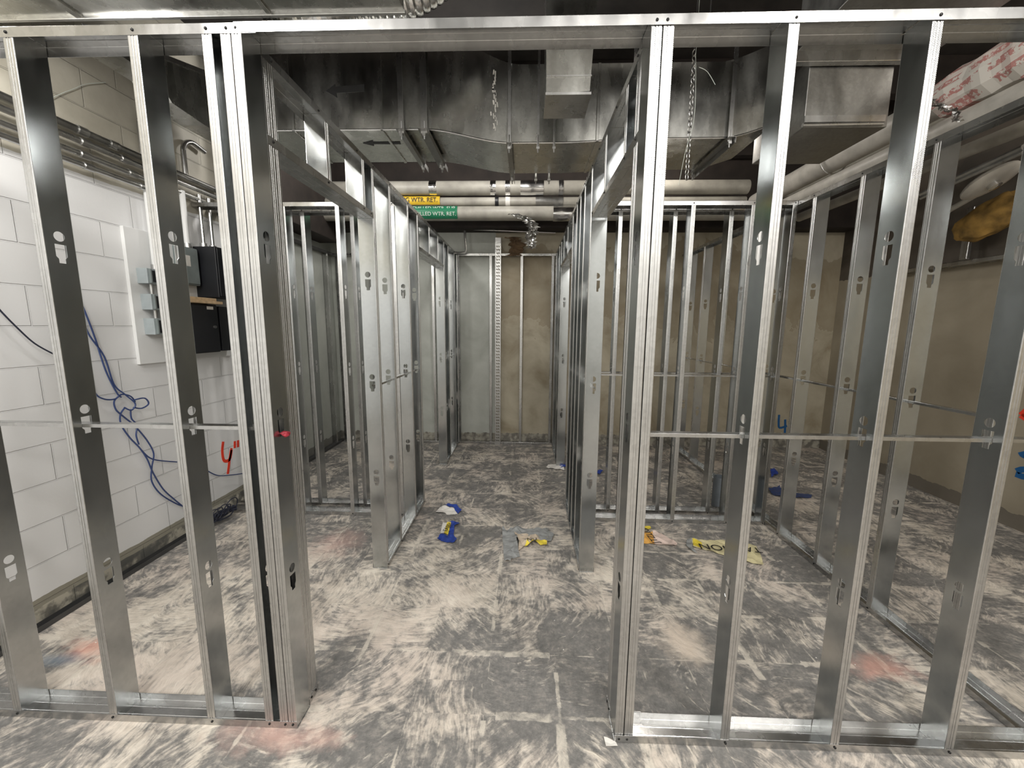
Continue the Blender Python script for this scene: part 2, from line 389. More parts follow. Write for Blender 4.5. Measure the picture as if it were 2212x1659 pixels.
def fillholes(bm, outer, holes, fn, t, mi=0):
    "flat plate with cut-outs; fn(a, b, n) maps plate coordinates, n across the thickness"
    tmp = bmesh.new()
    for lp in [outer] + holes:
        vs = [tmp.verts.new((p[0], p[1], 0)) for p in lp]
        for i in range(len(vs)): tmp.edges.new((vs[i], vs[(i + 1) % len(vs)]))
    bmesh.ops.triangle_fill(tmp, use_beauty=True, use_dissolve=False, edges=tmp.edges[:])
    tmp.verts.ensure_lookup_table()
    for n_ in (0, t):
        mp = {v: bm.verts.new(fn(v.co.x, v.co.y, n_)) for v in tmp.verts}
        for f in tmp.faces:
            g = bm.faces.new([mp[v] for v in f.verts]); g.material_index = mi
    tmp.free()
    for lp in holes:
        a = [bm.verts.new(fn(p[0], p[1], 0)) for p in lp]; b_ = [bm.verts.new(fn(p[0], p[1], t)) for p in lp]
        for i in range(len(lp)):
            g = bm.faces.new((a[i], a[(i + 1) % len(lp)], b_[(i + 1) % len(lp)], b_[i])); g.material_index = mi
_sc = {}
def stud_mesh(h, holes=None, z0=0.0):
    "C stud: web in the plane x=0 (y 0..W), flanges reach to +x with punched keyhole openings in the web"
    holes = tuple(z for z in (HOLES if holes is None else holes) if .1 < z - z0 < h - .05)
    key = (round(h, 3), holes, round(z0, 3))
    if key in _sc: return _sc[key]
    bm = bmesh.new(); r = .0022
    def hl(zc):
        c = [(W / 2 + .0165 * math.cos(a * PI / 8), zc + .0165 * math.sin(a * PI / 8)) for a in range(16)]
        s = [(W / 2 - .017, zc - .026), (W / 2 - .017, zc - .066), (W / 2 - .010, zc - .074), (W / 2 - .010, zc - .088), (W / 2 + .010, zc - .088), (W / 2 + .010, zc - .074), (W / 2 + .017, zc - .066), (W / 2 + .017, zc - .026)]
        return [c, s]
    hs = [l for z in holes for l in hl(z - z0)]
    fillholes(bm, [(r, 0), (W - r, 0), (W - r, h), (r, h)], hs, lambda a, b_, n_: (n_, a, b_), TH)
    for s in (0, 1):
        g = (lambda a, b_, l: (a, b_, l)) if s == 0 else (lambda a, b_, l: (a, W - b_, l))
        prof = [(0, r), (.0006, .0006), (r, 0), (.0100, 0), (.0106, .0014), (.0128, .0014), (.0134, 0), (.0186, 0), (.0192, .0014), (.0214, .0014), (.022, 0), (FL - r, 0), (FL - .0006, .0006), (FL, r), (FL, .0075)]
        sheet(bm, prof, TH, g, 0, h, 1)
    for v in bm.verts: v.co.z += z0
    me = bpy.data.meshes.new('stud'); bmesh.ops.recalc_face_normals(bm, faces=bm.faces[:]); bm.to_mesh(me); bm.free()
    me.materials.append(M_web); me.materials.append(M_flange); _sc[key] = me
    return me
H = 2.44
def stud(parent, x, y, face, h=H - .004, z0=.002, holes=None, dz=0, name='stud', lean=0):
    "face = the side its solid web looks to; x, y = the web face and the near end of the stud"
    me = stud_mesh(h, holes, z0)
    o = bpy.data.objects.new(name, me); C.objects.link(o); o.parent = parent
    # local web spans +y; open side +x
    if face == '-x': o.rotation_euler = (0, 0, 0); o.location = (x, y, dz)
    if face == '+x': o.rotation_euler = (0, 0, PI); o.location = (x, y + W, dz)
    if face == '-y': o.rotation_euler = (0, 0, PI / 2); o.location = (x + W, y, dz)     # web plane y, flanges go to +y
    if face == '+y': o.rotation_euler = (0, 0, -PI / 2); o.location = (x, y, dz)
    o.rotation_euler[0] += lean
    return o
def track(parent, p0, p1, z, up=True, name=None, w=W + .003, leg=.030):
    "U track from p0 to p1 (x, y of its centre line)"
    bm = bmesh.new(); p0 = Vector((*p0, 0)); p1 = Vector((*p1, 0)); d = (p1 - p0); Ln = d.length; d.normalize(); n_ = Vector((-d.y, d.x, 0))
    s = 1 if up else -1
    prof = [(-w / 2, leg), (-w / 2, .002), (-w / 2 + .002, 0), (-.018, 0), (-.016, .0012), (-.014, 0), (.014, 0), (.016, .0012), (.018, 0), (w / 2 - .002, 0), (w / 2, .002), (w / 2, leg)]
    sheet(bm, prof, TH if up else TH, lambda a, b_, l: p0 + d * l + n_ * a + Vector((0, 0, z + s * b_)), 0, Ln)
    return fin(name or ('bottom_track' if up else 'top_track'), bm, M_track, parent)
def channel(parent, p0, p1, z):
    bm = bmesh.new(); p0 = Vector((*p0, 0)); p1 = Vector((*p1, 0)); d = (p1 - p0); Ln = d.length; d.normalize(); n_ = Vector((-d.y, d.x, 0))
    prof = [(-.016, -.013), (-.016, -.001), (-.015, 0), (.015, 0), (.016, -.001), (.016, -.013)]
    sheet(bm, prof, -.0014, lambda a, b_, l: p0 + d * l + n_ * a + Vector((0, 0, z + b_)), 0, Ln)
    return fin('bridging_channel', bm, M_track, parent)
_scr = None
def screw(parent, p, n_):
    global _scr
    if _scr is None:
        bm = bmesh.new(); tube(bm, [(0, 0, 0), (0, 0, .0012), (0, 0, .0024), (0, 0, .0032)], [.0046, .0044, .0034, .0014], 10)
        _scr = bpy.data.meshes.new('screw'); bmesh.ops.recalc_face_normals(bm, faces=bm.faces[:]); bm.to_mesh(_scr); bm.free(); _scr.materials.append(M_screw)
    o = bpy.data.objects.new('screw', _scr); C.objects.link(o); o.parent = parent
    o.location = p; o.rotation_euler = Vector(n_).to_track_quat('Z', 'Y').to_euler(); return o

# ------------------------------------------------------------------ the room
X0, X1, Y0, Y1, ZC = -2.5, 3.85, -4.6, 3.87, 3.7
def slab(name, mat, *b):
    bm = bmesh.new(); box(bm, *b); return structure(fin(name, bm, mat))
slab('floor', M_floor, X0 - .1, X1 + .1, Y0 - .1, Y1 + .1, -.1, 0)
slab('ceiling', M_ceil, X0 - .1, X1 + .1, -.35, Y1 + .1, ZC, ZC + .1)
slab('ceiling', M_hall, X0 - .1, X1 + .1, Y0 - .1, -.35, ZC, ZC + .1)
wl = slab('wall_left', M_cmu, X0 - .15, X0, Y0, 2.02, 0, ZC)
slab('wall_left_rear', M_dry, X0 - .15, X0 + .001, 2.02, Y1, 0, ZC)
wb = slab('wall_back', M_back, X0, X1, Y1, Y1 + .15, 0, ZC)
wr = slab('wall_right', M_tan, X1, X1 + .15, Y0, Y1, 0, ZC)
slab('wall_front', M_rear, X0, X1, Y0 - .15, Y0, 0, ZC)
# joists of the deck overhead, and dark boxes standing for shade above the back and left walls
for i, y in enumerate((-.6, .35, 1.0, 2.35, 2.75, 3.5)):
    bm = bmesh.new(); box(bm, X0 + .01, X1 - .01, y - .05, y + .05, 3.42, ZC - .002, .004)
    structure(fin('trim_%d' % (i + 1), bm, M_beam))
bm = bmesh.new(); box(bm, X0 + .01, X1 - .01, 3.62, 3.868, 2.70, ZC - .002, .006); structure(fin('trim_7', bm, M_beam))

bm = bmesh.new(); box(bm, X0 + .002, X0 + .25, 2.05, 3.60, 2.52, ZC - .002, .006); structure(fin('trim_8', bm, M_beam))
# sprayed sizes on the walls, and low channel along the block wall
def ribbon(bm, pts, width, nrm, t=.0015, mi=0):
    pts = [Vector(p) for p in pts]; nrm = Vector(nrm); L_, R_ = [], []
    for i, p in enumerate(pts):
        d = (pts[min(i + 1, len(pts) - 1)] - pts[max(i - 1, 0)]).normalized(); s = d.cross(nrm).normalized() * width / 2
        L_.append(p + s); R_.append(p - s)
    for i in range(len(pts) - 1):
        q = [L_[i], L_[i + 1], R_[i + 1], R_[i]]
        lo = [bm.verts.new(v) for v in q]; hi = [bm.verts.new(v + nrm * t) for v in q]
        bm.faces.new(hi); bm.faces.new(lo[::-1])
        for k in range(4): bm.faces.new((lo[k], lo[(k + 1) % 4], hi[(k + 1) % 4], hi[k]))
def wallmark(name, strokes, width, mat, parent, plane):
    bm = bmesh.new()
    for s in strokes:
        P = [at(x, y, **plane) for x, y in s]
        nrm = (1, 0, 0) if plane.get('X', 0) < 0 else ((-1, 0, 0) if 'X' in plane else (0, -1, 0))
        ribbon(bm, spline(P, 4) if len(P) > 2 else P, width, nrm)
    return fin(name, bm, mat, parent)
a = wallmark('spray_marking', [[(482, 954), (480, 975), (484, 995), (496, 992), (500, 972)], [(500, 968), (496, 990), (494, 1008), (492, 1024)], [(507, 953), (507, 968)], [(514, 951), (514, 966)]], .026, M_red, wl, {'X': X0})
a['label'] = 'red sprayed figure on the white block'
a = wallmark('spray_marking', [[(1683, 896), (1682, 912), (1684, 924), (1700, 920)], [(1696, 906), (1696, 922), (1695, 938)]], .028, M_blue, wb, {'Y': Y1})
a['label'] = 'blue sprayed figure on the tan wall'
a = wallmark('spray_marking', [[(2206, 976), (2212, 984), (2225, 980)], [(2196, 1018), (2212, 1014), (2225, 1024)], [(2194, 1024), (2212, 1030), (2226, 1026)]], .045, M_blue, wr, {'X': X1})
a['label'] = 'blue sprayed strokes on the tan wall'
a = wallmark('spray_marking', [[(2206, 888), (2222, 900)], [(2208, 906), (2224, 890)]], .05, M_red, wr, {'X': X1})
bm = bmesh.new(); sheet(bm, [(-2.475, .028), (-2.475, 0.001), (-2.43, .001), (-2.43, .028)], .0012, lambda a, b_, l: (a, l, b_), -.4, 1.7)
for i in range(3): pass
tag(fin('floor_channel', bm, M_rubber), 'dark metal floor channel running along the foot of the white block wall', 'channel')

# backboard on the block wall
bm = bmesh.new(); box(bm, X0, X0 + .022, 1.165, 1.98, 1.285, 2.14, .002)
M_white = plain('white_paint', (.74, .75, .75), .5, 0, .04, 3)
tag(fin('backboard', bm, M_white), 'white painted backboard on the block wall behind the electrical boxes', 'board')

# ------------------------------------------------------------------ framing
YC = W / 2
# front frame
F = thing('stud_partition', 'nearest metal stud partition with an open doorway, spanning the whole picture', 'stud wall', (0, 0, 0))
for x in (-2.38, -1.975, -1.582, -1.187, -.957): stud(F, x, 0, '+x')
stud(F, -.8995, 0, '+x'); stud(F, -.8655, 0, '+x')
stud(F, .352, 0, '-x'); stud(F, .3865, 0, '-x')
for x in (.742, 1.14, 1.548, 1.955, 2.36, 2.77, 3.17, 3.58): stud(F, x, 0, '-x')
t1 = track(F, (X0 + .002, YC), (-.82, YC), H, False)
t2 = track(F, (-.885, YC), (X1 - .002, YC), H + .0015, False, w=W + .0065)
b1 = track(F, (X0 + .002, YC), (-.864, YC), 0.0005)
b2 = track(F, (.350, YC), (X1 - .002, YC), 0.0005)
b3 = track(F, (.350, YC), (.475, YC), 0.003, w=W + .007)
for x in (-1.99, -1.60, -1.20, -.972, -.91, -.88): screw(b1, (x, -.002, .018), (0, -1, 0)); screw(t1, (x, -.002, H - .016), (0, -1, 0))
for x in (.367, .397, .76, 1.157, 1.565, 1.97): screw(b2, (x, -.003, .018), (0, -1, 0)); screw(t2, (x, -.0035, H - .016), (0, -1, 0))
channel(F, (X0 + .002, YC), (-.93, YC), 1.19); channel(F, (.40, YC), (X1 - .01, YC), 1.19)

def corridor(xa, side, label):
    "partition beside the corridor; xa = its low-x face, side = +1 when its right face looks at the corridor"
    P = thing('stud_partition', label, 'stud wall', (0, 0, 0)); xc = xa + W / 2; face = '-y'
    e = .001
    stud(P, xa, .097, '-y'); stud(P, xa, .163, '+y')
    for y in ((1.03, 1.31, 1.70) if side > 0 else (1.05, 1.32, 1.52, 1.71)): stud(P, xa, y, '-y')
    stud(P, xa, 1.995, '+y')
    for y in (2.985, 3.21, 3.60): stud(P, xa, y, '-y')
    stud(P, xa, 3.800, '+y')
    tt = track(P, (xc, .096), (xc, 3.84), H, False)
    for a_, b_ in ((.096, .166), (1.028 if side > 0 else 1.048, 2.0), (2.98, 3.84)): bt = track(P, (xc, a_), (xc, b_), 0.0005)
    for (a_, b_, cr, zz) in ((.10, 1.028, ((.515, .90) if side > 0 else (.28, .66)), 2.145), (2.0, 2.98, (2.35, 2.7), 2.15)):
        h = track(P, (xc, a_), (xc, b_), zz, True, name='door_header')
        for y in cr:
            c = stud(h, xa, y, '-y', h=H - zz - .004, z0=zz + .002, holes=(), name='cripple_stud')
        sx = xa + W + .002 if side > 0 else xa - .002
        for y in (a_ + .03, *cr, b_ - .03): screw(h, (sx, y, zz + .017), (side, 0, 0))
    channel(P, (xc, 1.06), (xc, 1.99), 1.19); channel(P, (xc, 3.0), (xc, 3.84), 1.19)
    sx = xa + W + .002 if side > 0 else xa - .002
    for y in (.11, .15, .46, .84, 1.05, 1.33, 1.72, 1.98, 3.0, 3.22, 3.62): screw(tt, (sx, y, H - .016), (side, 0, 0))
    for y in (.115, .148, 1.05, 1.33, 1.72, 1.98): screw(bt, (sx, y, .018), (side, 0, 0))
    return P
PA = corridor(-.963, 1, 'metal stud partition with two door openings along the left side of the corridor')
PB = corridor(.356, -1, 'metal stud partition with two door openings along the right side of the corridor')

def cross(y, xs, x0, x1, face, label, x_scr=True, ch=True):
    P = thing('stud_partition', label, 'stud wall', (0, 0, 0))
    for x in xs: stud(P, x, y, face)
    t = track(P, (x0, y + YC), (x1, y + YC), H, False); b_ = track(P, (x0, y + YC), (x1, y + YC), .0005)
    if ch: channel(P, (x0 + .02, y + YC), (x1 - .02, y + YC), 1.19)
    for x in xs:
        xx = x + (.016 if face == '-x' else -.016)
        screw(t, (xx, y - .002, H - .016), (0, -1, 0)); screw(b_, (xx, y - .002, .018), (0, -1, 0))
    return P
cross(1.728, (-2.2, -1.79, -1.385, -.975), X0 + .002, -.967, '+x', 'nearer of the two back-to-back stud walls across the left room', ch=False)
cross(1.885, (-2.16, -1.735, -1.345, -.99), X0 + .002, -.967, '+x', 'farther of the two back-to-back stud walls across the left room', ch=False)
cross(1.728, (.755, 1.168, 1.59, 1.875), .452, 1.905, '-x', 'nearer of the two back-to-back stud walls across the right room')
cross(1.885, (.69, 1.10, 1.515, 1.83), .452, 1.905, '-x', 'farther of the two back-to-back stud walls across the right room')

# long right-hand partition
P = thing('stud_partition', 'long metal stud partition receding along the right, its webs facing the camera', 'stud wall', (0, 0, 0))
for y in (.35, .75, 1.165, 1.55, 1.99, 2.4, 2.8, 3.2, 3.6): stud(P, 1.910, y, '-y')
tt = track(P, (1.956, .097), (1.956, 3.84), H, False); bt = track(P, (1.956, .097), (1.956, 3.84), .0005)
channel(P, (1.956, .4), (1.956, 3.8), 1.19)
for y in (.37, .77, 1.185, 1.57): screw(tt, (1.9075, y, H - .016), (-1, 0, 0)); screw(bt, (1.9075, y, .018), (-1, 0, 0))

# furring on the back wall
P = thing('furring_frame', 'thin metal furring frame against the back wall at the corridor end', 'stud wall', (0, 3.80, 0))
def bxp(name, mat, parent, *b, bev=.001, loc=None):
    bm = bmesh.new(); box(bm, *b, bev); return fin(name, bm, mat, parent, loc=loc)
for x in (-.86, -.45, -.062, .325): bxp('furring_stud', M_track, P, x - .016, x + .016, 0.0, .05, .03, H - .03)
bxp('top_track', M_track, P, -.868, .354, -.004, .055, H - .03, H - .002); bxp('bottom_track', M_track, P, -.868, .354, -.004, .055, .001, .03)
P = thing('furring_frame', 'metal furring frame against the back wall of the far left room', 'stud wall', (0, 3.80, 0))
for x in (-2.40, -1.98, -1.58, -1.18): bxp('furring_stud', M_track, P, x - .016, x + .016, 0.0, .05, .03, H - .03)
bxp('top_track', M_track, P, -2.48, -.972, -.004, .055, H - .03, H - .002); bxp('bottom_track', M_track, P, -2.48, -.972, -.004, .055, .001, .03)
P = thing('furring_frame', 'metal furring frame along the left wall of the far left room', 'stud wall', (-2.44, 0, 0))
for y in (2.3, 2.75, 3.2, 3.65): bxp('furring_stud', M_track, P, -.05, 0, y - .016, y + .016, .03, H - .03)
bxp('top_track', M_rubber, P, -.053, .004, 2.0, 3.79, H - .03, H - .002); bxp('bottom_track', M_rubber, P, -.053, .004, 2.0, 3.79, .001, .03)
# slotted post
bm = bmesh.new()
hs = []
for k in range(64):
    z = .06 + k * .039
    for s in (-1, 1):
        c = s * .012; hs.append([(c - .010, z - .004), (c + .008, z - .013), (c + .010, z - .002), (c - .008, z + .009)])
fillholes(bm, [(-.034, 0), (.034, 0), (.034, 2.62), (-.034, 2.62)], hs, lambda a, b_, n_: (a, n_, b_), .002)
bm.verts.ensure_lookup_table()
box(bm, -.036, -.034, 0, .03, 0, 2.62); box(bm, .034, .036, 0, .03, 0, 2.62)
o = fin('slotted_post', bm, M_flange, None, loc=(-.355, 3.765, 0)); tag(o, 'slotted galvanized post standing at the corridor end in front of the back wall', 'post')

# red tape tuft in a knockout of the left doorway post
bm = bmesh.new(); bmesh.ops.create_icosphere(bm, subdivisions=3, radius=.014)
for v in bm.verts: v.co += v.normal * noise.noise(v.co * 90) * .008; v.co.z *= .7
q = at(611, 937, X=-.862); o = fin('tape_tuft', bm, M_tapered, None, True, loc=(-.852, q.y, q.z)); tag(o, 'small red tape tuft stuck in the left doorway post', 'tape')

# ------------------------------------------------------------------ ducts overhead
def duct_profile(top, bot, y0, y1, mat, label, seams=(), name='air_duct'):
    bm = bmesh.new(); poly = top + bot[::-1]
    # quads along the length so the curve stays smooth
    n = len(top); V = []
    for (a, b_) in zip(top, bot):
        V.append([bm.verts.new((a[0], y0, a[1])), bm.verts.new((a[0], y1, a[1])), bm.verts.new((b_[0], y1, b_[1])), bm.verts.new((b_[0], y0, b_[1]))])
    for i in range(n - 1):
        for k in range(4): bm.faces.new((V[i][k], V[i][(k + 1) % 4], V[i + 1][(k + 1) % 4], V[i + 1][k]))
    bm.faces.new(V[0]); bm.faces.new(V[-1][::-1])
    root = fin(name, bm, mat); tag(root, label, 'duct')
    def zat(pl, x):
        for p, q in zip(pl, pl[1:]):
            if p[0] <= x <= q[0]: return p[1] + (q[1] - p[1]) * (x - p[0]) / max(1e-6, q[0] - p[0])
        return pl[0][1] if x < pl[0][0] else pl[-1][1]
    for x in seams:
        bm = bmesh.new(); zb, zt = zat(bot, x), zat(top, x)
        box(bm, x - .009, x + .009, y0 - .008, y1 + .002, zb - .008, zb + .001, .002); box(bm, x - .009, x + .009, y0 - .008, y0 + .001, zb - .008, zt, .002)
        fin('seam', bm, mat, root)
    # rolled lower edge
    bm = bmesh.new(); tube(bm, [(p[0], y0 - .003, p[1]) for p in bot], .006, 6); fin('rolled_edge', bm, M_conduit, root, True)
    return root, zat
def sm(a, b_, t): t = max(0, min(1, t)); t = t * t * (3 - 2 * t); return a + (b_ - a) * t
top, bot = [], []
x = -1.98
while x < 1.53:
    zb = sm(2.775, 2.69, (x + .68) / .58) if x < .2 else (sm(2.69, 2.71, (x - .2) / .5) if x < 1.2 else sm(2.71, 2.80, (x - 1.2) / .42))
    zt = sm(3.30, 3.14, (x + .55) / .5) if x < 1.15 else sm(3.14, 3.26, (x - 1.15) / .45)
    top.append((x, zt)); bot.append((x, zb)); x += .04
D, zat = duct_profile(top, bot, 1.40, 1.90, M_duct, 'long rectangular sheet metal duct crossing above the corridor', (-1.5, -.93, -.665, -.125, .43, 1.26))
bm = bmesh.new()
def arrow(bm, P, fl):
    pts = [at(*p, **fl) for p in P]; nrm = Vector((0, -1, 0)) if 'Y' in fl else Vector((0, 0, -1))
    a_ = [bm.verts.new(p) for p in pts]; b_ = [bm.verts.new(p + nrm * .002) for p in pts]; n = len(pts)
    bm.faces.new(a_); bm.faces.new(b_[::-1])
    for i in range(n): bm.faces.new((a_[i], a_[(i + 1) % n], b_[(i + 1) % n], b_[i]))
arrow(bm, [(704, 197), (724, 182), (725, 188), (787, 182), (787, 198), (727, 201), (729, 212)], {'Y': 1.40}); fin('flow_arrow', bm, M_ink, D)
bm = bmesh.new(); arrow(bm, [(784, 309), (806, 303), (806, 307), (864, 306), (866, 311), (808, 311), (808, 315)], {'Z': 2.774}); fin('flow_arrow', bm, M_ink, D)
bm = bmesh.new()    # old sealant drips
for k in range(26):
    px = 1068 + random.gauss(0, 4); py = 150 + k * 5 + random.uniform(-2, 2); p = at(px, py, Y=1.398)
    ribbon(bm, [p, p + Vector((random.uniform(-.004, .004), 0, -.02 - random.random() * .012))], .004 + random.random() * .01, (0, -1, 0), .001)
fin('sealant_smear', bm, M_bagwhite, D)

def hanger(x, y0, y1, zb, zt, w, label, bar=True):
    P = thing('duct_hanger', label, 'duct hanger', (x, y0, zb), 'strap hangers under the crossing duct')
    bxp('strap', M_conduit, P, -w, w, -.016, -.012, -.02, zt - zb, bev=0); bxp('strap', M_conduit, P, -w, w, y1 - y0 + .012, y1 - y0 + .016, -.02, zt - zb, bev=0)
    if bar:
        bm = bmesh.new(); sheet(bm, [(-w * 1.6, -.008), (w * 1.6, -.008), (w * 1.6, -.04)], .003, lambda a, b_, l: (a, l, b_), -.05, y1 - y0 + .06); fin('trapeze_bar', bm, M_ductd, P)
    for yy in (-.014, y1 - y0 + .014):
        bm = bmesh.new(); tube(bm, [(0, yy, -.055), (0, yy, .05)], .005, 6); box(bm, -.01, .01, yy - .01, yy + .01, -.035, -.022); fin('threaded_rod', bm, M_conduit, P)
for x, w_, lab in ((-.80, .016, 'leftmost angle iron hanger crossing under the long duct'), (-.655, .02, 'angle iron hanger just left of the bend in the long duct'), (-.12, .010, 'strap hanger at the right end of the duct bend'), (.06, .007, 'thin strap hanger left of the small drop duct'), (.16, .007, 'thin strap hanger below the small drop duct'), (.64, .010, 'strap hanger behind the right doorway post'), (1.235, .012, 'rightmost strap hanger on the long duct')):
    zb = zat(bot, x) - .012; hanger(x, 1.39, 1.91, zb, 3.35 - zb + zb, w_, lab, bar=w_ > .0095)

# small drop duct
bm = bmesh.new(); poly = [(.078, 3.25), (.335, 3.25), (.305, 2.72), (.087, 2.705)]
prism(bm, poly, lambda a, b_: (a, .90, b_), lambda a, b_: (a, 1.12, b_)); o = tag(fin('drop_duct', bm, M_duct), 'small sheet metal drop duct hanging in front of the long duct', 'duct')
bm = bmesh.new(); box(bm, .088, .312, .894, .902, 2.785, 2.792); box(bm, .083, .312, .892, 1.125, 2.70, 2.712); fin('collar', bm, M_conduit, o)
# big near duct at upper left
bm = bmesh.new(); box(bm, X0 + .03, -.53, -.25, .565, 2.86, 3.32, .004); o = tag(fin('air_duct', bm, M_duct), 'large rectangular duct overhead at the upper left corner', 'duct')
bm = bmesh.new()
box(bm, -1.96, -1.93, -.255, .572, 2.85, 2.861, .002); fin('seam', bm, M_duct, o); bm = bmesh.new(); box(bm, -1.12, -1.10, -.255, .572, 2.852, 2.861, .002); fin('seam', bm, M_duct, o)
bm = bmesh.new(); box(bm, X0 + .02, -.525, .56, .575, 2.848, 2.862, .002); fin('rolled_edge', bm, M_conduit, o)
# left transition duct
bm = bmesh.new(); poly = [(.60, 2.845), (.62, 2.865), (1.05, 2.99), (1.38, 3.09), (1.95, 3.15), (1.95, 2.79), (1.3, 2.765), (1.07, 2.775), (1.0, 2.85)]
prism(bm, poly, lambda a, b_: (-2.16, a, b_), lambda a, b_: (-2.005, a, b_)); o = tag(fin('air_duct', bm, M_duct), 'sloping duct section running along the white block wall', 'duct')
bm = bmesh.new(); ribbon(bm, [(-2.0, .62, 2.86), (-2.0, 1.05, 2.995), (-2.0, 1.38, 3.095), (-2.0, 1.95, 3.155)], .025, (1, 0, 0), .004); fin('flange', bm, M_flange, o)
# flexible foil duct behind it
bm = bmesh.new(); pts = spline([(-1.3, .95, 3.05), (-.9, .82, 3.08), (-.6, .85, 3.12), (-.35, .9, 3.3)], 30); tube(bm, pts, [.085 + .006 * math.sin(i * 2.1) for i in range(len(pts))], 20)
tag(fin('flexible_duct', bm, M_foil, None, True), 'crinkled foil flexible duct above the left doorway post', 'duct')
# upper middle dark duct + round duct
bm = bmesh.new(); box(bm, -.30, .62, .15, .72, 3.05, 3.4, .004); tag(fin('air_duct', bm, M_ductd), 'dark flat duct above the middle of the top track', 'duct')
bm = bmesh.new(); pts = [(.68 + .05 * i, .52, 3.08) for i in range(13)]; tube(bm, pts, [.10 + (.004 if i % 5 == 0 else 0) for i in range(14)], 24)
tag(fin('round_duct', bm, M_duct, None, True), 'short round duct above the right doorway post', 'duct')
bm = bmesh.new(); tube(bm, spline([(1.36, .45, 2.98), (1.39, .30, 3.02), (1.30, .0, 3.4)], 8), .02, 10); tag(fin('conduit', bm, M_conduit, None, True), 'shiny conduit rising above the top track right of the doorway', 'conduit')
bm = bmesh.new(); tube(bm, [(.33, 1.25, 3.22), (1.15, 1.2, 3.24)], .014, 10); tube(bm, [(1.0, 1.21, 3.24), (1.0, 1.21, 3.695)], .004, 6); o = tag(fin('conduit', bm, M_conduit, None, True), 'bright conduit crossing between the drop duct and right doorway post', 'conduit')
bxp('coupling', M_conduit, o, .845, .885, 1.20, 1.24, 3.21, 3.255)
# right ducts
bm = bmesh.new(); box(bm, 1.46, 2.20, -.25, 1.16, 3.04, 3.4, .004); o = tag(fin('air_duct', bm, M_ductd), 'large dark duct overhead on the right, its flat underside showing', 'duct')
bm = bmesh.new(); box(bm, 1.45, 2.2, 1.15, 1.19, 2.985, 3.045, .003); fin('flange', bm, M_track, o)
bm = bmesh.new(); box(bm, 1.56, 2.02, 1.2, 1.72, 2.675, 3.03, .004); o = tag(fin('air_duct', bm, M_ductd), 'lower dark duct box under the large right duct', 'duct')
bm = bmesh.new(); tube(bm, [(1.55, 1.193, 2.685), (1.99, 1.193, 2.69)], .011, 8); box(bm, 1.56, 2.0, 1.19, 1.2, 2.70, 2.735); fin('flange', bm, M_conduit, o)

# ------------------------------------------------------------------ pipes overhead
def text_mesh(name, s, size, parent, loc, rot, mat, sx=1):
    cu = bpy.data.curves.new('txt', 'FONT'); cu.body = s; cu.size = size; cu.extrude = .0006; cu.align_x = 'CENTER'; cu.align_y = 'CENTER'
    t = bpy.data.objects.new('txt', cu); C.objects.link(t)
    dg = bpy.context.evaluated_depsgraph_get(); me = bpy.data.meshes.new_from_object(t.evaluated_get(dg)); me.materials.clear(); me.materials.append(mat)
    bpy.data.objects.remove(t); bpy.data.curves.remove(cu)
    o = link(name, me, parent, loc); o.rotation_euler = rot; o.scale = (sx, 1, 1); return o
def pipe(label, pts, r, mat, bands=(), seg=24, name='insulated_pipe', grp=None):
    bm = bmesh.new(); tube(bm, pts, r, seg); o = tag(fin(name, bm, mat, None, True), label, 'pipe', grp)
    for t, wd, m in bands:
        a_, b_ = Vector(pts[0]), Vector(pts[-1]); d = (b_ - a_).normalized(); c = a_.lerp(b_, t)
        bm = bmesh.new(); k = 8
        tube(bm, [c + d * wd * (i / k - .5) for i in range(k + 1)], [r + .003 + .003 * random.random() for i in range(k + 1)], 18)
        fin('foil_tape', bm, m, o, True)
    return o
p1 = pipe('uppermost of the three white insulated pipes crossing behind the long duct', [(-2.45, 3.3, 3.04), (2.35, 3.3, 3.04)], .073, M_pipew, [(.295, .08, M_foil), (.432, .06, M_foil), (.465, .05, M_foil), (.52, .25, M_foil), (.585, .05, M_conduit)])
p2 = pipe('middle pipe of the three white insulated pipes, yellow label on it', [(-2.45, 3.33, 2.905), (2.35, 3.33, 2.908)], .047, M_pipew, [(.44, .04, M_black), (.465, .05, M_bagwhite), (.56, .3, M_ductd)])
p3 = pipe('lowest of the three white insulated pipes, green label on it', [(-2.45, 3.3, 2.775), (2.35, 3.3, 2.775)], .075, M_pipew, [(.60, .30, M_foil)])
def curved_label(name, par, x0, x1, yc, zc, r, half, mat):
    bm = bmesh.new(); P = [(math.cos(t), math.sin(t)) for t in [PI + half * (i / 8 - .5) * 2 for i in range(9)]]
    sheet(bm, [(yc + c * r, zc + s * r) for c, s in P], .002, lambda a, b_, l: (l, a, b_), x0, x1); return fin(name, bm, mat, par)
lb = curved_label('label', p2, -1.62, -.965, 3.33, 2.912, .056, .9, M_yellow)
text_mesh('lettering', 'HEATING WTR. RET.', .068, lb, (-1.275, 3.270, 2.912), (PI / 2, 0, 0), M_ink, .92)
lb = curved_label('label', p3, -1.58, -.765, 3.3, 2.775, .082, .95, M_green)
text_mesh('lettering', 'CHILLED WTR. SUP.', .055, lb, (-1.02, 3.228, 2.812), (PI / 2 - .3, 0, 0), M_inkw, 1.0)
text_mesh('lettering', 'CHILLED WTR. RET.', .055, lb, (-1.02, 3.220, 2.752), (PI / 2 + .2, 0, 0), M_inkw, 1.0)
pr = pipe('large upper insulated pipe running back along the right side', [(2.45, -.8, 2.885), (2.45, 3.3, 2.885)], .085, M_pipewr)
pipe('lower insulated pipe beneath the large one along the right side', [(2.43, -.8, 2.695), (2.43, 3.2, 2.695)], .06, M_pipewr)
pipe('thin pale pipe outside the long right partition, below the ceiling', [(3.05, -.5, 2.78), (3.05, 3.5, 2.78)], .045, M_pipew)
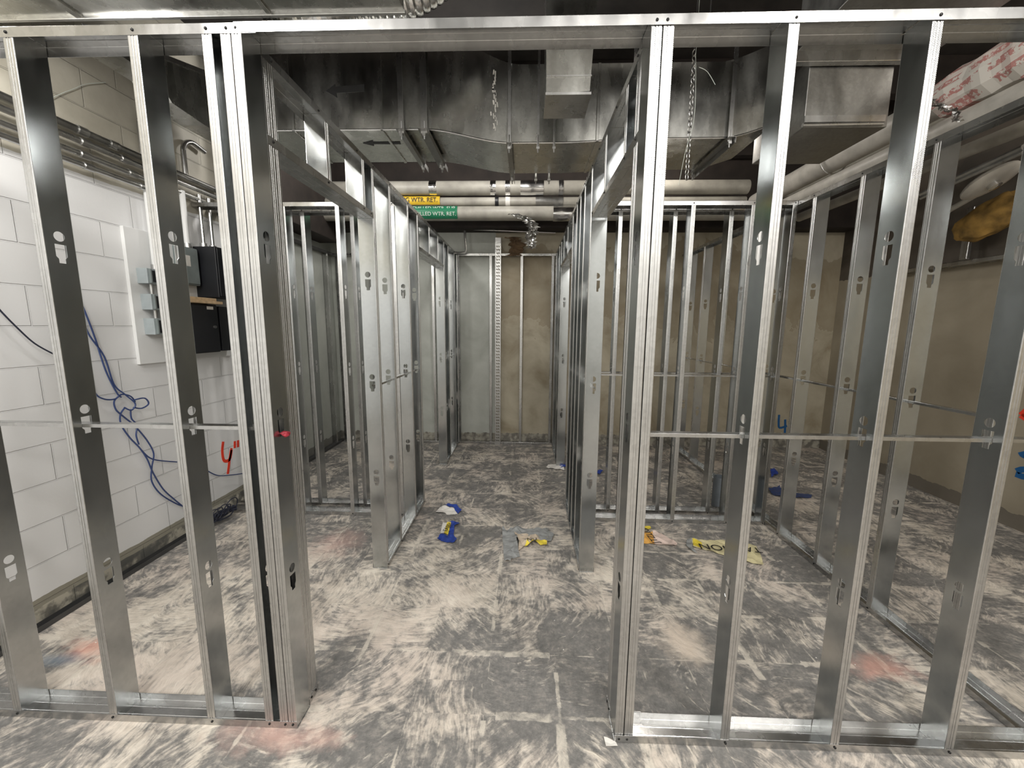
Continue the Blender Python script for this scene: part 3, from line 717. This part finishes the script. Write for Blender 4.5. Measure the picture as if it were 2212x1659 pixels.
pipe('thin pale pipe higher up beyond the long right partition', [(2.85, -.5, 2.99), (2.85, 3.5, 2.99)], .035, M_pipew)
# wrapped sleeve with red print
def mat_print():
    m, nt, b = newmat('red_printed_wrap'); co = coords(nt)
    sx = N(nt, 'ShaderNodeSeparateXYZ'); L(nt, co, sx.inputs[0])
    row = math_(nt, 'SINE', math_(nt, 'MULTIPLY', math_(nt, 'ADD', sx.outputs[2], math_(nt, 'MULTIPLY', sx.outputs[1], .12)), 2 * PI / .062))
    n = noise_(nt, mapping(nt, co, (1, 45, 60)), 1, 4, .7); n2 = noise_(nt, mapping(nt, co, (1, 6, 10)), 1, 2)
    a = math_(nt, 'MULTIPLY', math_(nt, 'GREATER_THAN', row, -.1), math_(nt, 'GREATER_THAN', n, .47))
    a = math_(nt, 'MULTIPLY', a, math_(nt, 'GREATER_THAN', n2, .42))
    c = mixc(nt, math_(nt, 'MULTIPLY', math_(nt, 'GREATER_THAN', n2, .5), .25), (.66, .63, .58), (.60, .40, .37))
    L(nt, mixc(nt, math_(nt, 'MULTIPLY', a, .75), c, (.42, .10, .09)), b.inputs['Base Color']); b.inputs['Roughness'].default_value = .6
    return m
bm = bmesh.new(); k = 14
tube(bm, [(2.45, .70 + .62 * i / k, 2.885) for i in range(k + 1)], [.12 + .006 * math.sin(i * 1.7) for i in range(k + 1)], 10); o = fin('insulation_sleeve', bm, mat_print(), pr)
o['label'] = 'white sleeve with red print'
bm = bmesh.new(); k = 4; tube(bm, [(2.45, .42 + .07 * i, 2.885) for i in range(k + 1)], .125, 16); o2 = fin('label_band', bm, M_yellow, pr, True)
text_mesh('lettering', 'E', .10, o2, (2.318, .62, 2.91), (PI / 2, 0, -PI / 2), M_ink)
for y in (1.0, 2.2):
    bm = bmesh.new(); tube(bm, [(2.45 + .105 * math.cos(t * PI / 8), y, 2.885 + .105 * math.sin(t * PI / 8)) for t in range(17)], .006, 6); tube(bm, [(2.45, y, 2.99), (2.45, y, 3.69)], .005, 6)
    tag(fin('pipe_hanger', bm, M_conduit), 'ring hanger nearer the camera on the large right pipe' if y < 2 else 'ring hanger farther back on the large right pipe', 'pipe hanger')

# foil scrap hanging, frayed insulation
def crumple(name, pts, wd, mat, label, cat, seed=1, amp=.02):
    random.seed(seed); bm = bmesh.new(); rows = []
    P = spline(pts, 8)
    for i, p in enumerate(P):
        w_ = wd * random.uniform(.5, 1.25); row = []
        for k in range(7):
            u = k / 6 - .5; row.append(bm.verts.new(p + Vector((u * w_ + random.uniform(-1, 1) * amp * .3, random.uniform(-1, 1) * amp, random.uniform(-1, 1) * amp * .5))))
        rows.append(row)
    for a_, b_ in zip(rows, rows[1:]):
        for k in range(6): bm.faces.new((a_[k], a_[k + 1], b_[k + 1], b_[k]))
    r = bmesh.ops.solidify(bm, geom=bm.faces[:], thickness=.001)
    return tag(fin(name, bm, mat), label, cat)
q = lambda x, y, Y=3.18: at(x, y, Y=Y)
crumple('foil_strip', [q(1108, 462), q(1135, 472), q(1152, 490), q(1146, 515), q(1150, 536)], .13, M_foil, 'crumpled foil strip dangling from the pipes at the corridor end', 'foil', 3)
crumple('torn_paper', [at(1108, 512, Y=3.78), at(1118, 530, Y=3.78), at(1110, 552, Y=3.78)], .2, M_brown, 'torn brown paper hanging high on the back wall', 'paper', 5, .012)
a_ = at(2020, 222, X=2.33); crumple('frayed_insulation', [at(2010, 215, X=2.31), at(2040, 235, X=2.31), at(2062, 240, X=2.31), at(2070, 262, X=2.31)], .05, M_foil, 'frayed foil edge below the printed pipe sleeve', 'insulation', 8)
random.seed(11)
# thin lines at the far end
bm = bmesh.new(); tube(bm, [at(930, 492, Y=3.74), at(1200, 503, Y=3.74)], .009, 8); tube(bm, spline([at(1004, 498, Y=3.74), at(1005, 520, Y=3.74), at(1007, 541, Y=3.74), at(1000, 546, Y=3.74), at(985, 546, Y=3.74)], 4), .014, 8)
tag(fin('conduit', bm, M_conduit, None, True), 'thin pipe with an elbow above the corridor end wall', 'conduit')
# chain
P0, P1 = at(1500, 108, Y=1.15), at(1483, 388, Y=1.15); n = 24; bm = bmesh.new(); tube(bm, [P0, (P0.x, P0.y, ZC - .004)], .0016, 5)
for i in range(n):
    c = P0.lerp(P1, (i + .5) / n); ang = 0.5 if i % 2 else 2.0; h = (P0 - P1).length / n * .62
    ring = [c + Vector((math.cos(ang) * math.sin(t * PI / 5) * .0115, math.sin(ang) * math.sin(t * PI / 5) * .0115, math.cos(t * PI / 5) * h)) for t in range(11)]
    tube(bm, ring, .0026, 6, False)
tag(fin('chain', bm, M_flange, None, True), 'steel chain hanging in front of the long duct right of the doorway', 'chain')
bm = bmesh.new(); tube(bm, [at(1503, 120, Y=1.12), (at(1503, 120, Y=1.12).x, 1.12, ZC - .004)], .0013, 5); tube(bm, spline([at(1503, 120, Y=1.12), at(1500, 250, Y=1.12), at(1480, 330, Y=1.12), at(1466, 400, Y=1.12)], 6), .0013, 5); tube(bm, spline([at(1510, 145, Y=1.12), at(1528, 155, Y=1.12), at(1545, 183, Y=1.12)], 6), .0015, 5)
tag(fin('wire', bm, M_inkw, None, True), 'thin loose wire dangling beside the hanging chain', 'wire')
bm = bmesh.new(); tube(bm, spline([at(112, 212, X=-2.49), at(138, 200, X=-2.49), at(160, 192, X=-2.49), at(185, 182, X=-2.49), at(228, 178, X=-2.49)], 6), .0018, 5)
tag(fin('wire', bm, M_inkw, None, True), 'thin white wire scrap high at the upper left wall', 'wire')

# right-hand ceiling clutter
bm = bmesh.new(); c = at(2140, 392, X=3.2); k = 28
def lathe(bm, prof, M, seg=28, mi=0):
    rings = [[bm.verts.new(M @ Vector((r * math.cos(t * 2 * PI / seg), r * math.sin(t * 2 * PI / seg), z))) for t in range(seg)] for r, z in prof]
    for a_, b_ in zip(rings, rings[1:]):
        for t in range(seg):
            f = bm.faces.new((a_[t], a_[(t + 1) % seg], b_[(t + 1) % seg], b_[t])); f.material_index = mi
    bm.faces.new(rings[0]); bm.faces.new(rings[-1])
Mx = Matrix.Translation(c) @ Matrix.Rotation(math.radians(150), 4, 'X') @ Matrix.Rotation(math.radians(14), 4, 'Y')
lathe(bm, [(.13, -.03), (.15, -.015), (.155, 0), (.14, .015), (.09, .024)], Mx)
P = tag(fin('pipe_flange_cover', bm, M_pipewr, None, True), 'round white cover tilted near the ceiling beyond the right partition', 'cover')
bm = bmesh.new(); lathe(bm, [(.035, .02), (.035, .05), (.02, .06)], Mx); fin('hub', bm, M_foil, P, True)
bm = bmesh.new(); A = at(1990, 420, X=2.9); B = at(2212, 318, X=2.9); d = Vector((0, 0, .018))
tube(bm, [A, B], .018, 8); tube(bm, [A - d * 1.6, B - d * 1.6], .01, 8); tag(fin('strut', bm, M_conduit, None, True), 'diagonal steel strut near the ceiling beyond the right partition', 'strut')
bm = bmesh.new(); A = at(2040, 460, X=3.3); B = at(2110, 420, X=3.3); tube(bm, [A, B], .02, 10); tag(fin('pipe_stub', bm, M_pipew, None, True), 'short pale pipe stub below the round white cover', 'pipe')
bm = bmesh.new(); bmesh.ops.create_icosphere(bm, subdivisions=4, radius=1)
for v in bm.verts:
    nn = noise.noise(v.co * 3) * .18; v.co = Vector((v.co.x * .08, v.co.y * .26, v.co.z * .13)) * (1 + nn)
o = fin('insulation_bundle', bm, M_insul, None, True, loc=at(2140, 470, X=3.6)); o.rotation_euler = (math.radians(-18), 0, 0); tag(o, 'yellow insulation bundle resting high against the right wall', 'insulation')
bm = bmesh.new(); box(bm, 3.74, 3.85, .6, 3.0, 2.10, 2.135, .004); tag(fin('wall_ledge', bm, M_track), 'pale metal ledge high along the right wall', 'ledge')
bm = bmesh.new(); box(bm, 3.70, 3.73, 2.30, 2.36, 2.136, 2.56, .003); tag(fin('short_stud', bm, M_track), 'short metal stud standing on the ledge of the right wall', 'stud')

# ------------------------------------------------------------------ electrical gear on the left
def wy(px, py, X=-2.44): return at(px, py, X=X)
runs = [((0, 203), (300, 340), .020, M_ductd, 'uppermost dark conduit running along the left block wall'), ((0, 232), (300, 362), .016, M_conduit, 'second conduit from the top along the left block wall'),
        ((0, 262), (300, 382), .016, M_conduit, 'third conduit from the top along the left block wall'), ((0, 291), (300, 396), .015, M_conduit, 'lowest conduit along the left block wall')]
for i, (a_, b_, r, m, lab) in enumerate(runs):
    zz = wy(*a_).z; bm = bmesh.new()
    end = 1.98 if i < 2 else (1.80 if i == 2 else 1.30)
    tube(bm, [(-2.455 + .012 * (i % 2), -1.0, zz), (-2.455 + .012 * (i % 2), end, zz)], r, 12)
    o = tag(fin('conduit', bm, m, None, True), lab, 'conduit')
    for y in (.95, 1.12 + .05 * i):
        bm = bmesh.new(); tube(bm, [(-2.455 + .012 * (i % 2), y, zz), (-2.455 + .012 * (i % 2), y + .05, zz)], r + .005, 12); fin('coupling', bm, M_flange, o, True)
for y, z0, z1, lab in ((1.325, 1.90, 2.40, 'vertical conduit dropping to the topmost small electrical box'), (1.60, 2.09, 2.48, 'vertical conduit dropping to the grey breaker panel'), (1.75, 2.12, 2.50, 'left one of two conduits entering the upper black cabinet'), (1.84, 2.12, 2.50, 'right one of two conduits entering the upper black cabinet')):
    bm = bmesh.new(); tube(bm, [(-2.45, y, z0), (-2.45, y, z1)], .018 if y < 1.7 else .013, 12); o = tag(fin('conduit', bm, M_white if y < 1.7 else M_conduit, None, True), lab, 'conduit')
    bm = bmesh.new(); tube(bm, [(-2.45, y, z0), (-2.45, y, z0 + .03)], .024, 12); fin('connector', bm, M_flange, o, True)
for y, zt, lab in ((1.34, 2.88, 'curved conduit rising above the left wall conduits, nearer'), (1.66, 2.86, 'curved conduit rising above the left wall conduits, farther')):
    bm = bmesh.new(); r = .1; pts = [(-2.46, y, 2.58), (-2.46, y, zt - r)] + [(-2.46, y + r - r * math.cos(t * PI / 12), zt - r + r * math.sin(t * PI / 12)) for t in range(1, 7)] + [(-2.46, y + .2, zt - .02)]
    tube(bm, pts, .017, 12); tag(fin('conduit', bm, M_conduit, None, True), lab, 'conduit')
XB = X0 + .022
gear = [((1.215, 1.80, 1.895), 'topmost'), ((1.222, 1.635, 1.735), 'middle'), ((1.222, 1.475, 1.58), 'lowest')]
for (y, z0, z1), lab in gear:
    P = thing('switch_box', lab + ' of the three small electrical boxes on the backboard', 'electrical box', (XB, y, z0))
    bxp('box_body', M_boxlt, P, 0, .07, 0, .198, 0, z1 - z0, bev=.002)
    bxp('cover', M_black, P, .070, .080, .022, .188, .012, z1 - z0 - .012, bev=.002)
    bxp('lip', M_boxgrey, P, .069, .083, .012, .022, .004, z1 - z0 - .004, bev=.001)
    bm = bmesh.new(); tube(bm, [(.03, .06, -.066), (.03, .06, 0)], .013, 10); 
    if z0 > 1.5: fin('nipple', bm, M_conduit, P, True)
    else: bm.free()
bm = bmesh.new(); tube(bm, spline([(XB + .04, 1.36, 1.47), (XB + .045, 1.365, 1.40), (XB + .05, 1.40, 1.37), (XB + .04, 1.45, 1.38)], 6), .012, 8); tag(fin('flexible_conduit', bm, M_ductd, None, True), 'short curled flexible conduit below the lowest small electrical box', 'conduit')
P = thing('breaker_panel', 'grey steel breaker panel with a paper label on the backboard', 'electrical panel', (XB, 1.50, 1.825))
bxp('panel_body', M_boxgrey, P, 0, .05, 0, .155, 0, .265, bev=.004); bxp('panel_door', M_boxgrey, P, .05, .058, .008, .147, .01, .255, bev=.002); bxp('paper_label', M_bagwhite, P, .058, .0592, .03, .075, .13, .205, bev=0)
P = thing('cabinet', 'upper black steel cabinet beside the grey breaker panel', 'cabinet', (XB, 1.675, 1.745))
bxp('cabinet_body', M_black, P, 0, .17, 0, .40, 0, .37, bev=.004); bxp('cabinet_door', M_black, P, .17, .178, .01, .39, .01, .36, bev=.003)
P = thing('cabinet', 'lower black steel cabinet with a round lock and small label', 'cabinet', (XB, 1.43, 1.335))
bxp('cabinet_body', M_black, P, 0, .12, 0, .27, 0, .355, bev=.004); d = bxp('cabinet_door', M_black, P, .12, .128, .006, .264, .008, .347, bev=.003)
bm = bmesh.new(); tube(bm, [(.128, .22, .19), (.140, .22, .19)], .011, 14); fin('lock', bm, M_flange, d, True); bxp('paper_label', M_bagwhite, d, .128, .1292, .165, .225, .318, .34, bev=0)
P = thing('cabinet', 'narrow black cabinet just behind the lower locked cabinet', 'cabinet', (XB, 1.725, 1.34)); bxp('cabinet_body', M_black, P, 0, .12, 0, .2, 0, .34, bev=.004)
for k, (y0, y1, xx) in enumerate(((1.38, 1.70, .235), (1.36, 1.665, .215))):
    bm = bmesh.new(); box(bm, X0 + .023, X0 + xx - .04, y0, y1, 1.694 + k * .021, 1.714 + k * .021, .002)
    tag(fin('wood_board', bm, M_wood), ('lower' if k == 0 else 'upper') + ' pale wooden board lying between the black cabinets', 'board')

# cables on the left
def cable(pxs, X, r, mat, label, extra=()):
    bm = bmesh.new()
    for s in [pxs] + list(extra):
        tube(bm, spline([at(p[0], p[1], X=X + (p[2] if len(p) > 2 else 0)) for p in s], 6), r, 6)
    return tag(fin('cable', bm, mat, None, True), label, 'cable')
cable([(150, 600), (180, 665), (205, 730), (228, 800), (252, 848), (262, 858)], -2.47, .0045, M_cable, 'blue data cables knotted in a loop halfway up the block wall',
      [[(165, 640), (188, 715), (225, 770), (246, 830), (270, 852, .01), (292, 872, .02), (284, 886, .02), (268, 880, .01)], [(190, 800), (205, 848), (225, 862), (248, 862), (262, 852), (282, 856), (292, 868)],
       [(290, 864, .02), (312, 860, .03), (321, 872, .03), (306, 882, .02), (288, 880, .01)], [(262, 852), (247, 866), (250, 884), (262, 896), (282, 912), (296, 922)], [(270, 880), (260, 896), (262, 918), (280, 945), (302, 968), (318, 992), (330, 1020), (352, 1056), (378, 1080), (400, 1098)],
       [(282, 884), (284, 904), (296, 918), (294, 940), (300, 960)], [(296, 925), (318, 952), (332, 980), (328, 1010), (328, 1040), (348, 1068), (385, 1090), (410, 1096)], [(305, 972), (330, 992), (382, 998)], [(446, 1016), (470, 1027), (500, 1026), (530, 1022)]])
cable([(-20, 645), (0, 670), (35, 706), (75, 742), (118, 766)], -2.46, .004, M_cabledk, 'dark cable slanting across the block wall at the left edge')
# tangle on the floor
random.seed(21); bm = bmesh.new()
for k in range(9):
    pts = [];
    for i in range(7):
        y = 1.48 + i * .085 + random.uniform(-.03, .03); pts.append((-2.39 + random.uniform(-.03, .04), min(y, 2.0) if False else y - .02, .032 + random.random() * .05))
    tube(bm, spline([(max(-2.425, p[0]), min(p[1], 1.70), p[2]) for p in pts], 5), .0045, 6)
for k in range(5):
    c = Vector((-2.36, 1.45 + k * .05, .09)); R_ = random.uniform(.04, .08)
    tube(bm, [c + Vector((.02 * math.sin(t), R_ * math.cos(t), max(-.05, R_ * math.sin(t)))) for t in [i * 2 * PI / 16 for i in range(17)]], .004, 6, False)
tag(fin('cable', bm, M_cabledk, None, True), 'tangled heap of dark blue cables on the floor in the far left corner', 'cable')

# ------------------------------------------------------------------ litter on the floor
def scrap(name, polys, label, cat='torn bag', lift=.004, amp=.012, seed=0, words=()):
    random.seed(seed + 50); root = None
    cx = sum(p[0] for p in polys[0][0]) / len(polys[0][0]); cy = sum(p[1] for p in polys[0][0]) / len(polys[0][0]); c = at(cx, cy, Z=0)
    root = thing(name, label, cat, (c.x, c.y, 0))
    for j, (poly, mat, part) in enumerate(polys):
        bm = bmesh.new(); vs = [bm.verts.new(at(*p, Z=0) - c) for p in poly]; es = [bm.edges.new((vs[i], vs[(i + 1) % len(vs)])) for i in range(len(vs))]
        bmesh.ops.triangle_fill(bm, use_beauty=True, edges=es)
        for _ in range(3): bmesh.ops.subdivide_edges(bm, edges=[e for e in bm.edges if e.calc_length() > .022], cuts=1, use_grid_fill=False)
        bmesh.ops.triangulate(bm, faces=bm.faces[:])
        for v in bm.verts: v.co.z = lift + j * .003 + abs(noise.noise(Vector((v.co.x * 14 + seed * 7, v.co.y * 14, 3)))) * amp * 2.2 + random.random() * .0015
        bmesh.ops.solidify(bm, geom=bm.faces[:], thickness=.0015)
        for v in bm.verts: v.co.z = max(v.co.z, .0012)
        fin(part, bm, mat, root)
    for s, size, px, py, rz, mat in words:
        p = at(px, py, Z=0) - c
        text_mesh('lettering', s, size, root, (p.x, p.y, lift + len(polys) * .003 + amp * 1.1), (0, 0, rz), mat)
    return root
Z1 = lambda L_, ox=900, oy=1060: [(ox + x * .1537, oy + y * .1537) for x, y in L_]
scrap('torn_bag', [(Z1([(270, 315), (330, 240), (410, 235), (520, 255), (575, 335), (500, 345), (420, 345), (400, 325)]), M_bagwhite, 'white_paper'), (Z1([(395, 225), (450, 195), (560, 220), (635, 290), (580, 335), (540, 290), (520, 250)]), M_bagblue, 'blue_paper')], 'torn white and blue bag scrap, farther of two on the left of the corridor', seed=1)
scrap('torn_bag', [(Z1([(485, 460), (590, 455), (600, 500), (530, 520), (520, 640), (565, 690), (530, 740), (400, 735), (285, 700), (330, 630), (440, 650)]), M_bagblue, 'blue_paper'), (Z1([(370, 460), (430, 470), (390, 620), (335, 610)]), M_bagwhite, 'white_paper'), (Z1([(430, 470), (485, 480), (440, 640), (385, 620)]), M_bagyel, 'yellow_paper')],
      'blue bag scrap with black lettering on yellow, nearer of the two on the left', seed=2, words=[('EASSY', .048, *Z1([(440, 552)])[0], math.radians(80), M_ink)])
scrap('torn_bag', [(Z1([(1200, 560), (1215, 535), (1270, 575), (1320, 530), (1530, 545), (1830, 560), (1930, 640), (1890, 720), (1600, 740), (1400, 700), (1450, 940), (1330, 985), (1320, 1015), (1230, 1018)]), M_baggrey, 'grey_paper'),
                   (Z1([(1370, 620), (1500, 640), (1840, 670), (1835, 770), (1740, 780), (1660, 750), (1510, 800), (1430, 860), (1440, 740)]), M_kraft, 'brown_paper'), (Z1([(1560, 735), (1700, 715), (1830, 735), (1830, 785), (1740, 790), (1655, 755), (1515, 805)]), M_bagyel, 'yellow_paper')],
      'crumpled grey bag with a yellow printed edge in the middle of the floor', seed=3, amp=.02, words=[('NU', .05, *Z1([(1620, 745)])[0], 0.1, M_ink)])
Z2 = lambda L_: Z1(L_, 1360, 1110)
scrap('torn_bag', [(Z2([(60, 260), (320, 275), (355, 435), (40, 425)]), M_bagor, 'orange_paper'), (Z2([(320, 270), (440, 290), (670, 430), (650, 470), (350, 440)]), M_bagpink, 'pale_paper'), (Z2([(190, 190), (290, 205), (300, 240), (150, 240)]), M_bagyel, 'yellow_paper')],
      'orange and pale pink bag scrap right of the doorway post', seed=4, words=[('JTZLIO', .07, *Z2([(285, 345)])[0], math.radians(97), M_ink)])
scrap('torn_bag', [(Z2([(865, 360), (1050, 385), (1340, 395), (1500, 400), (1780, 470), (1840, 600), (1880, 735), (1640, 690), (1320, 590), (1180, 550), (890, 470)]), M_bagpale, 'pale_paper'), (Z2([(885, 375), (1010, 420), (1020, 495), (895, 465)]), M_bagyel, 'yellow_paper'), (Z2([(805, 385), (865, 365), (885, 490), (955, 580), (880, 545), (790, 460)]), M_baggrey, 'grey_paper')],
      'long pale yellow bag scrap with black letters behind the right studs', seed=5, amp=.008, words=[('ION', .10, *Z2([(1160, 505)])[0], PI - .12, M_ink), ('TA', .09, *Z2([(1720, 540)])[0], PI - .12, M_ink)])
scrap('torn_bag', [([(1180, 1012), (1184, 1005), (1216, 1003), (1219, 1017)], M_bagwhite, 'white_paper'), ([(1205, 1003), (1218, 998), (1222, 1010), (1212, 1012)], M_bagblue, 'blue_paper')], 'small white and blue scrap beside the second right doorway jamb', seed=6)
scrap('torn_bag', [([(1292, 1016), (1303, 1020), (1296, 1026), (1289, 1024)], M_bagblue, 'blue_paper')], 'tiny blue scrap in the right rear room near the corridor partition', seed=7)
scrap('torn_bag', [([(1664, 1015), (1672, 1012), (1682, 1024), (1666, 1032)], M_bagblue, 'blue_paper')], 'small dark blue scrap, farther of those beyond the long right partition', seed=8)
scrap('torn_bag', [([(1660, 1058), (1684, 1052), (1690, 1064), (1754, 1070), (1752, 1077), (1690, 1076), (1668, 1070)], M_cable, 'blue_paper')], 'long dark blue scrap, nearer of those beyond the long right partition', seed=9)
scrap('plaster_chip', [([(1304, 1596), (1330, 1606), (1334, 1615), (1309, 1616)], M_bagwhite, 'chip')], 'white plaster chip at the foot of the right doorway post', 'chip', seed=10)
# loose grit on the slab
random.seed(5); bm = bmesh.new()
for k in range(240):
    x, y = random.uniform(-2.2, 1.8), random.uniform(-.7, 1.6)
    if -.15 < y < .2 or abs(x + .92) < .1 or abs(x - .4) < .1: continue
    s = random.uniform(.0015, .005); h = s * .6
    vs = [bm.verts.new((x + s * math.cos(t * 2.1 + k), y + s * math.sin(t * 2.1 + k), 0.0006)) for t in range(3)] + [bm.verts.new((x, y, h + .0006))]
    for q_ in ((0, 1, 3), (1, 2, 3), (2, 0, 3), (2, 1, 0)): bm.faces.new([vs[i] for i in q_])
o = fin('grit', bm, M_bagwhite); o['kind'] = 'stuff'; tag(o, 'white plaster grit strewn over the floor', 'grit')
# grey pipe sleeve standing behind the double wall
bm = bmesh.new(); c = Vector((1.705, 2.06, 0)); seg = 28
def cyl_hollow(bm, r, t, h):
    pr = [(r, 0.001), (r, h), (r - t, h), (r - t, .001)]; rings = [[bm.verts.new((q * math.cos(a * 2 * PI / seg), q * math.sin(a * 2 * PI / seg), z)) for a in range(seg)] for q, z in pr]
    for i in range(4):
        for a in range(seg): bm.faces.new((rings[i][a], rings[i][(a + 1) % seg], rings[(i + 1) % 4][(a + 1) % seg], rings[(i + 1) % 4][a]))
cyl_hollow(bm, .058, .006, .27); tag(fin('pipe_sleeve', bm, M_pvc, None, True, loc=c), 'grey plastic pipe sleeve standing upright behind the right double wall', 'pipe')

# shared group phrases for look-alikes
G = {'torn_bag': 'torn bag scraps littering the floor', 'stud_partition': 'open metal stud partitions', 'furring_frame': 'metal furring frames on the rear walls', 'conduit': 'electrical conduits',
     'insulated_pipe': 'insulated pipes overhead', 'air_duct': 'rectangular ducts overhead', 'switch_box': 'small electrical boxes on the backboard', 'cabinet': 'black cabinets on the left wall',
     'wood_board': 'wooden boards between the black cabinets', 'cable': 'blue data cables', 'pipe_hanger': 'ring hangers on the large right pipe'}
for o in bpy.data.objects:
    k = o.name.split('.')[0]
    if k in G and o.parent is None and 'group' not in o: o['group'] = G[k]
